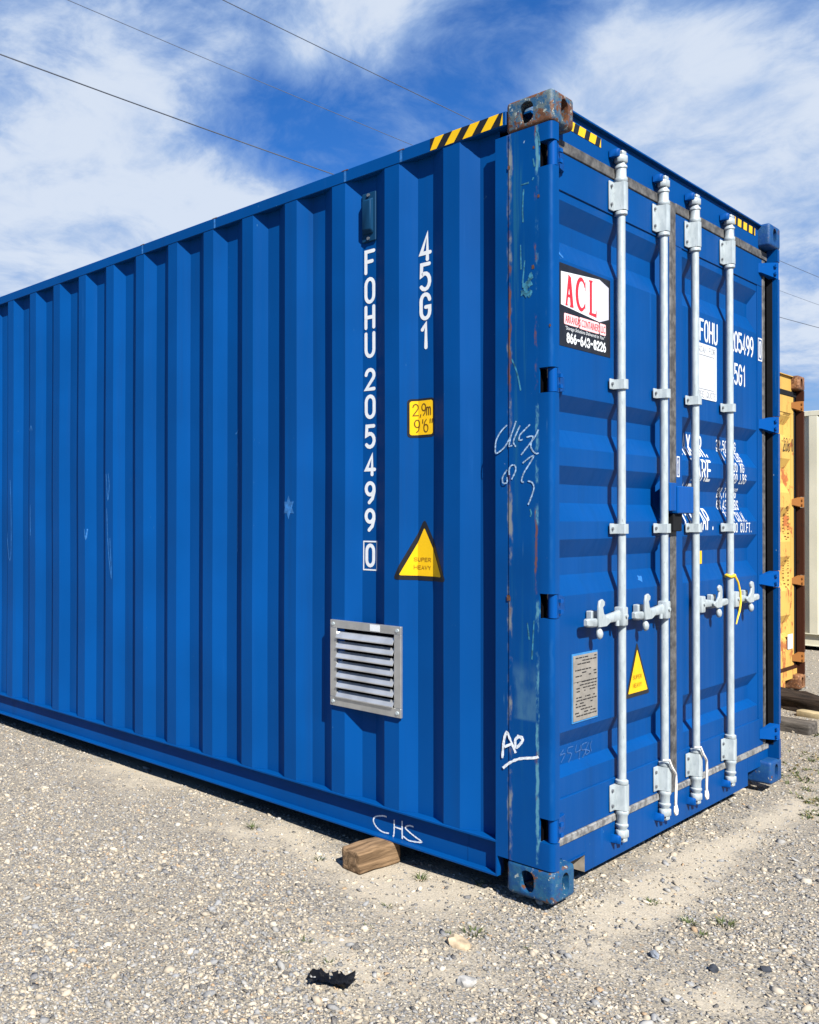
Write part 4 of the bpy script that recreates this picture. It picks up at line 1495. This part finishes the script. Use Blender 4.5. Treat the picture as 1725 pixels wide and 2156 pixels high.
# company sign (black sheet with a drawn white box and red letters)
sg = decal('company_sign', M['black'], doorL, [(rect(0.157, 0.572, 2.006, 2.313), 0)], 'door', 0.0012)
decal('sign_box_front', M['white'], doorL, [([(0.166, 2.281), (0.478, 2.301), (0.478, 2.135), (0.166, 2.158)], 0)], 'door', 0.0022)
decal('sign_box_side', M['lilac'], doorL, [([(0.478, 2.301), (0.556, 2.281), (0.556, 2.155), (0.478, 2.135)], 0)], 'door', 0.0022)
s = []
A_ = [([(0.201, 2.163), (0.213, 2.163), (0.236, 2.262), (0.222, 2.274)], 0), ([(0.221, 2.278), (0.242, 2.270), (0.262, 2.160), (0.239, 2.161)], 0.0001), (rect(0.212, 0.246, 2.193, 2.203), 0.0002),
      (rect(0.199, 0.216, 2.160, 2.166), 0.0003), (rect(0.234, 0.262, 2.158, 2.164), 0.0003)]
s += A_
cpts = [(0.325+0.036*math.cos(R(a)), 2.219+0.058*math.sin(R(a))) for a in range(35, 326, 15)]
s += [(pl, 0) for pl in ribbon(cpts, [0.008+0.013*abs(math.cos(R((a-180)/1.5))) for a in range(35, 326, 15)])]
s += [(rect(0.354, 0.358, 2.237, 2.272), 0.0001), (rect(0.352, 0.357, 2.166, 2.190), 0.0001)]
s += [(rect(0.393, 0.412, 2.156, 2.284), 0), ([(0.388, 2.279), (0.417, 2.281), (0.417, 2.287), (0.388, 2.285)], 0.0001), ([(0.388, 2.152), (0.450, 2.148), (0.450, 2.162), (0.388, 2.160)], 0.0001), ([(0.443, 2.162), (0.450, 2.162), (0.451, 2.182)], 0.0002)]
decal('sign_letters', M['red'], doorL, s, 'door', 0.0030)
t1, w1 = font_polys('ARKANSAS CONTAINERS LLC', 0.040, 0, 0, 1.0)
k = 0.325/w1
decal('sign_line', M['pink'], doorL, [(rrect(0.190, 0.303, 2.089, 2.130, .006), 0), (rrect(0.310, 0.472, 2.087, 2.131, .006), 0), (rrect(0.478, 0.530, 2.087, 2.131, .006), 0)], 'door', 0.0022)
t1, _ = font_polys('ARKANSAS CONTAINERS LLC', 0.040, 0.199, 2.096, k)
decal('sign_print', M['red'], doorL, t1, 'door', 0.0030)
t1, w1 = font_polys('"Storage Solutions Delivered to You"', 0.019, 0, 0, 1.0, 0.3)
t1, _ = font_polys('"Storage Solutions Delivered to You"', 0.019, 0.197, 2.070, 0.325/w1, 0.3)
decal('sign_print', M['white'], doorL, t1, 'door', 0.0022)
s = text_polys('866-643-8226', 0.213, 2.025, 0.0175, 0.031, 0.0095, 0.0085)
decal('sign_print', M['white'], doorL, s, 'door', 0.0022)

# right door marks
s = text_polys('FOHU', 1.494, 2.200, 0.039, 0.092, 0.0185, 0.013)
decal('owner_code', M['white'], doorR, s, 'door')
decal('container_number', M['white'], doorR, text_polys('205499', 1.882, 2.200, 0.0385, 0.092, 0.0165, 0.013), 'door')
decal('size_code', M['white'], doorR, text_polys('45G1', 1.878, 2.038, 0.0385, 0.095, 0.019, 0.013), 'door')
s = text_polys('0', 2.274, 2.205, 0.022, 0.082, 0, 0.010)
s += [(p, 0) for p in ribbon([(2.258, 2.190), (2.312, 2.190), (2.312, 2.302), (2.258, 2.302), (2.258, 2.190)], 0.007)]
decal('check_digit', M['white'], doorR, s, 'frame')
s = text_polys('1', 1.222, 1.566, 0.010, 0.062, 0, 0.006)
s += [(p, 0) for p in ribbon([(1.214, 1.555), (1.240, 1.555), (1.240, 1.641), (1.214, 1.641), (1.214, 1.555)], 0.006)]
decal('check_digit', M['white'], doorR, s, 'frame')
s = []
for tx, z, ht_, cw, gp in (('MAX.GR.', 1.322, 0.090, 0.0345, 0.0175), ('TARE', 1.392, 0.090, 0.041, 0.022), ('NET', 1.345, 0.090, 0.041, 0.022), ('CU.CAP.', 1.322, 0.090, 0.0365, 0.0190)):
    zb_ = {'MAX.GR.': 1.662, 'TARE': 1.548, 'NET': 1.432, 'CU.CAP.': 1.320}[tx]
    s += text_polys(tx, z, zb_, cw, ht_, gp, 0.0125)
decal('weight_text', M['white'], doorR, s, 'door')
s = []
for tx, u, z in (('32,500 KG', 1.790, 1.707), ('71,650 LBS', 1.790, 1.655), ('3,730 KG', 1.836, 1.600), ('8,220 LBS', 1.836, 1.545), ('28,770 KG', 1.790, 1.474), ('63,430 LBS', 1.790, 1.415), ('76.4 CU.M.', 1.836, 1.356), ('2,700 CU.FT.', 1.836, 1.302)):
    s += text_polys(tx, u, z, 0.0185, 0.043, 0.0125, 0.0064)
decal('weight_text', M['white'], doorR, s, 'door')
# white notice with its frame (code left out)
decal('notice', M['white'], doorR, [(rrect(1.395, 1.695, 1.925, 2.183, 0.010), 0)], 'door', 0.0022)
s = [(p, 0) for p in ribbon(rrect(1.468, 1.664, 1.972, 2.130, 0.014)+[(1.664, 2.116)], 0.004)]
s += text_polys('SCAN FOR', 1.466, 2.143, 0.0182, 0.027, 0.0088, 0.0036)
s += text_polys('FREE QUOTE', 1.446, 1.934, 0.0160, 0.027, 0.0085, 0.0036)
decal('notice_print', M['grey_print'], doorR, s, 'door', 0.0032)
b = BM()
box(b, 1.535, 1.600, 0.0855, 0.0880, 1.155, 1.216)
obj('yellow_sticker', b, M['yellow'], doorR)
# scuffs on the doors
decal('rub_mark', M['scratch'], doorL, [([(0.884+0.03*math.cos(t*.6981)*(.6+.4*(t % 2)), 1.115+0.016*math.sin(t*.6981)*(.6+.4*(t % 2))) for t in range(9)], 0)], 'door')
decal('rub_mark', M['scratch'], doorL, [([(0.172, 2.345), (0.178, 2.372), (0.186, 2.352), (0.198, 2.340), (0.190, 2.332)], 0)], 'door')

# seal and cords hanging from the locking gear (things of their own)
b = BM()
tube(b, [(1.785+0.019*math.cos(t), BY+0.019*math.sin(t), 1.093+0.004*math.sin(3*t)) for t in [i*0.5236 for i in range(13)]], 0.0075, 6)
tube(b, [(1.799, 0.008, 1.088), (1.815, 0.002, 1.062), (1.836, 0.0, 1.015), (1.842, 0.0, 0.968), (1.830, 0.001, 0.925), (1.810, 0.003, 0.892), (1.797, 0.005, 0.862)], [0.005, 0.0045, 0.005, 0.0055, 0.005, 0.004, 0.003], 6)
tag(obj('security_seal', b, M['yellow_tape'], smooth=60), 'torn yellow plastic tape tied round the rightmost locking bar', 'tape')


def cord(xb, label):
    b = BM()
    pts = [(xb-0.030, 0.020, 0.343), (xb-0.026, -0.002, 0.348), (xb-0.012, -0.006, 0.318), (xb+0.010, -0.008, 0.296), (xb+0.034, -0.004, 0.281), (xb+0.046, 0.0, 0.262), (xb+0.048, 0.0, 0.23), (xb+0.046, 0.0, 0.19), (xb+0.043, 0.0, 0.150),
           (xb+0.050, -0.003, 0.126), (xb+0.047, -0.004, 0.108), (xb+0.038, -0.003, 0.106), (xb+0.033, -0.001, 0.120), (xb+0.038, 0.0, 0.142)]
    tube(b, [tuple(p) for p in pts], [0.0055]*len(pts), 6)
    tag(obj('cord', b, M['cord'], smooth=60), label, 'cord', 'cords on the locking bars')


cord(1.018, 'off white cord looped over the bottom bracket of second locking bar from the left')
cord(1.361, 'off white cord looped over the bottom bracket of third locking bar from the left')

# ------------------------------------------------------------------ neighbouring containers
MB_Y = dict(MB_BLUE, cast_far=M['cast_rust'], paint=M['yellow_c'], post=M['rusty'], post_far=M['rusty'], cast_top=M['cast_rust'], cast_low=M['cast_rust'], gap=M['rusty'], hinge=M['orange'], keeper=M['orange'], galv=M['rusty'], tan=M['rusty'], rubber=M['black_rubber'], rubber_dusty=M['rusty'])
yel, ydL, ydR = container('shipping_container', (5.86-W, 0.80, -0.035), W, 6.058, 2.591, MB_Y, handles=False)
tag(yel, 'mustard yellow shipping container with rusty brown corner post standing behind the blue one', 'shipping container', 'shipping containers in the yard')


def ydecal(name, mat, polys, dy):
    bm = BM()
    for pl, lf in polys:
        bm.faces.new([bm.verts.new((p[0], dy-lf, p[1])) for p in pl])
    return obj(name, bm, mat, ydR)


ydecal('container_number', M['black'], text_polys('206', 2.06, 1.965, 0.040, 0.10, 0.022, 0.010), 0.0485)
ydecal('check_digit', M['black'], text_polys('0', 2.268, 1.965, 0.026, 0.10, 0, 0.010), 0.0485)
s = [(rect(2.150, 2.154, 2.16, 2.34), 0), (rect(2.06, 2.23, 2.262, 2.268), 0.0003)]
ydecal('scratch_mark', M['brown_print'], s, 0.0485)
s = []
rnd = random.Random(5)
for z0, z1 in ((1.25, 1.52), (0.86, 1.10)):
    z = z0
    while z < z1:
        hgt_ = 0.012+0.02*rnd.random()
        s.append((rect(2.135+0.01*rnd.random(), 2.18+0.012*rnd.random(), z, z+hgt_*.45), 0))
        z += hgt_+0.006
    ydecal('faded_stencil', M['brown_print'], s, 0.0485)
    s = []
b = BM()
box(b, 2.145, 2.265, 0.044, 0.0485, 0.34, 0.46)
obj('white_placard', b, M['white'], ydR)

MB_C = dict(MB_BLUE, cast_far=M['cast_cream'], paint=M['cream'], post=M['cream'], post_far=M['cream'], cast_top=M['cast_cream'], cast_low=M['cast_cream'], hinge=M['cream'], keeper=M['cream'], tan=M['cream'])
cre, _, _ = container('shipping_container', (8.47, -3.81+0.035+0.062, -0.03), W, 12.192, 2.591, MB_C, gear=False)
tag(cre, 'cream coloured shipping container farthest away at the right edge, beyond the yellow one', 'shipping container', 'shipping containers in the yard')
bm = BM()
for k in range(8):
    y = 4.9+k*0.09
    bm.faces.new([bm.verts.new(p) for p in ((0.0438, y, 0.10), (0.0438, y+0.03, 0.06), (0.0438, y+0.036, 0.064), (0.0438, y+0.006, 0.104))])
obj('faded_mark', bm, M['cream_print'], cre)

# ------------------------------------------------------------------ timber
def rough_box(x, y, z, lx, ly, lz, rz, amp, mat, name, seed, cuts=6, label=None, cat='timber', group=None, tilt=0.0):
    bm = BM()
    box(bm, -lx/2, lx/2, -ly/2, ly/2, 0, lz, min(lx, ly, lz)*0.12, 2)
    bmesh.ops.subdivide_edges(bm, edges=[e for e in bm.edges if e.calc_length() > 0.05], cuts=cuts, use_grid_fill=True)
    bmesh.ops.triangulate(bm, faces=bm.faces[:])
    for v in bm.verts:
        p = v.co*9+Vector((seed*3.1, seed*1.7, 0))
        v.co += mnoise.noise_vector(p)*amp+mnoise.noise_vector(p*3.1)*amp*0.4
    o = obj(name, bm, mat, smooth=50)
    o.location = (x, y, z)
    o.rotation_euler = (tilt, 0, rz)
    if label:
        tag(o, label, cat, group)
    return o


rough_box(-0.065, 0.735, -0.052, 0.245, 0.098, 0.0905, R(-6), 0.006, M['timber'], 'timber_block', 1, 10, 'short sawn brown timber block wedged under the blue container side rail', 'timber')
rough_box(4.72, 0.33, -0.045, 0.20, 1.30, 0.125, R(-14), 0.034, M['rotten'], 'rotten_timber', 4, 8, 'dark rotten timber baulk lying below the yellow container corner', 'timber')
rough_box(4.98, 0.62, -0.045, 0.16, 0.75, 0.10, R(-30), 0.028, M['rotten'], 'rotten_timber', 9, 7, 'smaller dark rotten timber piece behind the larger baulk', 'timber')
rough_box(4.52, 0.20, -0.040, 0.09, 0.60, 0.045, R(-9), 0.004, M['plank'], 'plank', 2, 5, 'pale yellowish plank lying against the dark rotten timber', 'plank')
rough_box(3.97, 0.50, -0.045, 0.13, 0.50, 0.085, R(-6), 0.010, M['grey_timber'], 'grey_timber', 6, 7, 'weathered grey timber lying nearest to the blue container doors', 'timber')

# ------------------------------------------------------------------ single stones, plastic scrap, weeds
def rock(x, y, r, sc, color, label, seed):
    bm = BM()
    bmesh.ops.create_icosphere(bm, subdivisions=2, radius=r)
    for v in bm.verts:
        n = mnoise.noise_vector(v.co/r*1.1+Vector((seed*5.3, seed, 0)))
        v.co += n*r*0.45
        v.co = Vector((v.co.x*sc[0], v.co.y*sc[1], v.co.z*sc[2]))
    mt = plain('stone_'+str(seed), color, 0.9, var=0.35, scale=30, bump=0.6)
    o = obj('stone', bm, mt, smooth=28)
    z = float(ground_h(np.array(x), np.array(y)))
    o.location = (x, y, z+r*sc[2]*0.45)
    o.rotation_euler = (0, 0, seed*1.3)
    tag(o, label, 'stone')
    return o


rock(-0.425, 0.105, 0.034, (1.3, 0.9, 0.62), (0.36, 0.28, 0.185), 'largest pale tan stone beside a green weed left of the container corner', 1)
rock(-0.63, -0.05, 0.026, (1.2, 0.9, 0.6), (0.30, 0.29, 0.27), 'pale grey flat stone below the tan one', 2)
rock(0.009, -0.505, 0.016, (1.2, 0.8, 0.9), (0.035, 0.04, 0.05), 'small black angular stone in the gravel right of the plastic scrap', 3)
rock(0.135, -0.610, 0.014, (1.3, 0.8, 0.8), (0.032, 0.036, 0.045), 'black angular stone close to the right edge of the gravel', 4)
rock(-0.037, -0.352, 0.015, (1.2, 0.9, 0.9), (0.15, 0.165, 0.19), 'bluish grey angular stone in the gravel in front of the container corner', 5)

# black plastic scrap
bm = BM()
nu, nv = 26, 9
grid = []
for i in range(nu):
    row = []
    for j in range(nv):
        u, v = i/(nu-1), j/(nv-1)
        wd = 0.055+0.05*math.sin(u*3.1+0.3)+0.02*math.sin(u*11)
        x = (u-0.5)*0.21
        y = (v-0.5)*wd+0.02*math.sin(u*7)
        z = 0.012+0.018*abs(math.sin(u*8+v*3))+0.014*math.sin(v*6+u*3)+0.03*max(0, u-.6)*v
        n = mnoise.noise_vector(Vector((u*9, v*6, 2.2)))+mnoise.noise_vector(Vector((u*26, v*15, 5.2)))*0.55
        row.append(bm.verts.new((x+n.x*.016, y+n.y*.018, z+n.z*0.020)))
    grid.append(row)
for i in range(nu-1):
    for j in range(nv-1):
        if (i*7+j*13) % 29 in (0, 1) and (j in (0, 1, nv-2)):
            continue
        bm.faces.new((grid[i][j], grid[i+1][j], grid[i+1][j+1], grid[i][j+1]))
r_ = bmesh.ops.solidify(bm, geom=bm.faces[:], thickness=0.002)
for v in bm.verts:
    v.co = Vector((v.co.x*0.68, v.co.y*0.78, v.co.z*0.50))
po = obj('plastic_scrap', bm, plain('black_plastic', (0.012, 0.013, 0.016), 0.38, var=0.4, scale=30), smooth=50)
po.location = (-0.950, 0.205, float(ground_h(np.array(-0.88), np.array(0.25)))+0.004)
po.rotation_euler = (0, 0, R(-38))
tag(po, 'torn scrap of crumpled black plastic lying on the gravel in the foreground', 'plastic scrap')

m, nt = new_mat('weed_leaf')
co = obj_co(nt)
c = nt.mix(nt.smooth(nt.noise(co, 60, 3), .35, .68), (0.032, 0.052, 0.012), (0.080, 0.095, 0.030))
c = nt.mix(nt.smooth(nt.noise(nt.vmap(co, (1, 1, 1), (3, 3, 3)), 26, 2), .54, .66), c, (0.17, 0.125, 0.045))
finish(nt, c, 0.7, 0, None, spec=0.3)
M['weed'] = m


def blade_into(bm, x, y, z, ln, wd, ang, lean):
    p = []
    n = 4
    for i in range(n+1):
        t = i/n
        out = lean*t*t*ln*0.8+0.15*ln*t
        p.append((Vector((x+math.cos(ang)*out, y+math.sin(ang)*out, z+ln*t*(1-0.35*lean*t))), wd*(1-t**1.6)+0.0006))
    sd = Vector((-math.sin(ang), math.cos(ang), 0))
    prev = None
    for q, ww in p:
        a, b_ = bm.verts.new(q-sd*ww/2), bm.verts.new(q+sd*ww/2)
        if prev:
            bm.faces.new((prev[0], a, b_, prev[1]))
        prev = (a, b_)


def tuft(x, y, rad, n, ln, label, seed):
    rnd = random.Random(seed)
    bm = BM()
    for k in range(n):
        a = rnd.random()*6.283
        r = rad*math.sqrt(rnd.random())*0.6
        blade_into(bm, math.cos(a)*r, math.sin(a)*r, -0.006, ln*0.8*(0.5+0.7*rnd.random()), 0.0034+0.0022*rnd.random(), a+rnd.uniform(-.9, .9), rnd.uniform(0.3, 1.4))
    o = obj('weed', bm, M['weed'])
    o.location = (x, y, float(ground_h(np.array(x), np.array(y))))
    tag(o, label, 'weed', 'small weeds growing in the gravel')


for i, (x, y, rad, n, ln, lab) in enumerate([
    (-0.31, 0.12, 0.05, 34, 0.040, 'green weed tuft just beyond the pale tan stone'),
    (-0.385, 0.165, 0.02, 12, 0.026, 'tiny weed sprig touching the left end of the pale tan stone'),
    (-0.045, 0.515, 0.03, 26, 0.050, 'spiky grass tuft at the edge of the shadow under the side rail'),
    (0.055, 0.315, 0.02, 9, 0.045, 'thin grass stalks in front of the shadow near the bottom corner casting'),
    (-0.15, 1.33, 0.03, 26, 0.050, 'lone green grass tuft left of the timber block'),
    (-0.20, 0.90, 0.02, 14, 0.035, 'small grass sprig beside the end of the timber block'),
    (0.38, -0.41, 0.06, 50, 0.040, 'largest green and brown weed patch right of the corner'),
    (0.30, -0.33, 0.03, 30, 0.034, 'small weed tuft at the left end of the largest patch'),
    (0.23, -0.40, 0.03, 22, 0.030, 'brownish weed sprigs at the near end of the largest patch'),
    (0.37, -0.18, 0.03, 24, 0.030, 'low weed sprigs just right of the bottom corner casting'),
    (-0.86, 0.30, 0.02, 16, 0.030, 'yellowish weed stalks behind the black plastic scrap'),
    (-0.80, 0.44, 0.02, 14, 0.028, 'brownish weed sprig in the open gravel left of centre'),
    (-0.91, 0.42, 0.02, 10, 0.025, 'sparse weed sprig nearest to the left of the plastic scrap'),
    (-0.28, -0.06, 0.015, 10, 0.026, 'tiny brown weed sprig between the tan stone and the corner'),
    (-0.55, 0.38, 0.018, 12, 0.026, 'small olive weed sprig in the gravel beyond the plastic scrap'),
    (-0.36, 0.44, 0.018, 12, 0.026, 'small olive weed sprig between timber block and tan stone'),
]):
    tuft(x, y, rad, n, ln, lab, 100+i)

# low ground cover along the right side of the yard
rnd = random.Random(77)
bm = BM()
for cx, cy, rr, n in ((3.15, 0.12, .22, 22), (2.78, -0.02, .20, 34), (2.46, -0.14, .16, 26), (2.05, -0.28, .14, 26), (2.28, -0.20, .10, 12), (1.75, -0.42, .10, 10), (2.95, 0.20, .10, 12), (3.9, 0.05, .3, 26), (3.0, -0.6, .5, 30), (1.5, -0.5, .07, 8)):
    for k in range(n):
        a = rnd.random()*6.283
        q = rr*rnd.random()**0.6
        x, y = cx+math.cos(a)*q, cy+math.sin(a)*q*0.7
        z = float(ground_h(np.array(x), np.array(y)))
        for b_ in range(5):
            blade_into(bm, x+rnd.uniform(-.012, .012), y+rnd.uniform(-.012, .012), z-0.004, rnd.uniform(.012, .034), rnd.uniform(.004, .009), rnd.random()*6.283, rnd.uniform(.5, 1.6))
obj('ground_cover', bm, M['weed'], kind='stuff')

# ------------------------------------------------------------------ power lines behind and above
def wire(pts, r, mat, label):
    xs = np.array([p[0] for p in pts])
    ys = np.array([p[1] for p in pts])
    k = np.polyfit(xs, ys, 2)
    bm = BM()
    P = []
    for x in np.linspace(-45, 45, 61):
        xc = min(max(x, -2), 32)
        y = float(np.polyval(k, xc))
        sl = float(np.polyval(np.polyder(k), xc))
        P.append((x, y+sl*(x-xc), 7.36))
    tube(bm, P, r, 6)
    tag(obj('power_line', bm, mat, smooth=60), label, 'cable', 'power lines crossing the sky')


wire([(2.79, 8.79), (5.54, 8.72), (9.13, 8.66), (28.13, 7.3), (30.72, 7.01)], 0.0085, M['cable'], 'dark power line, lowest on the left and thickest of the three')
wire([(2.75, 7.2), (5.44, 7.12), (9.14, 7.01), (24.67, 6.31), (27.0, 6.07)], 0.0042, M['cable_bare'], 'thin pale power line, middle one of the three')
wire([(4.11, 6.05), (6.3, 5.97), (9.14, 5.88), (21.58, 5.43), (23.49, 5.17)], 0.0052, M['cable_bare'], 'grey power line, highest of the three')
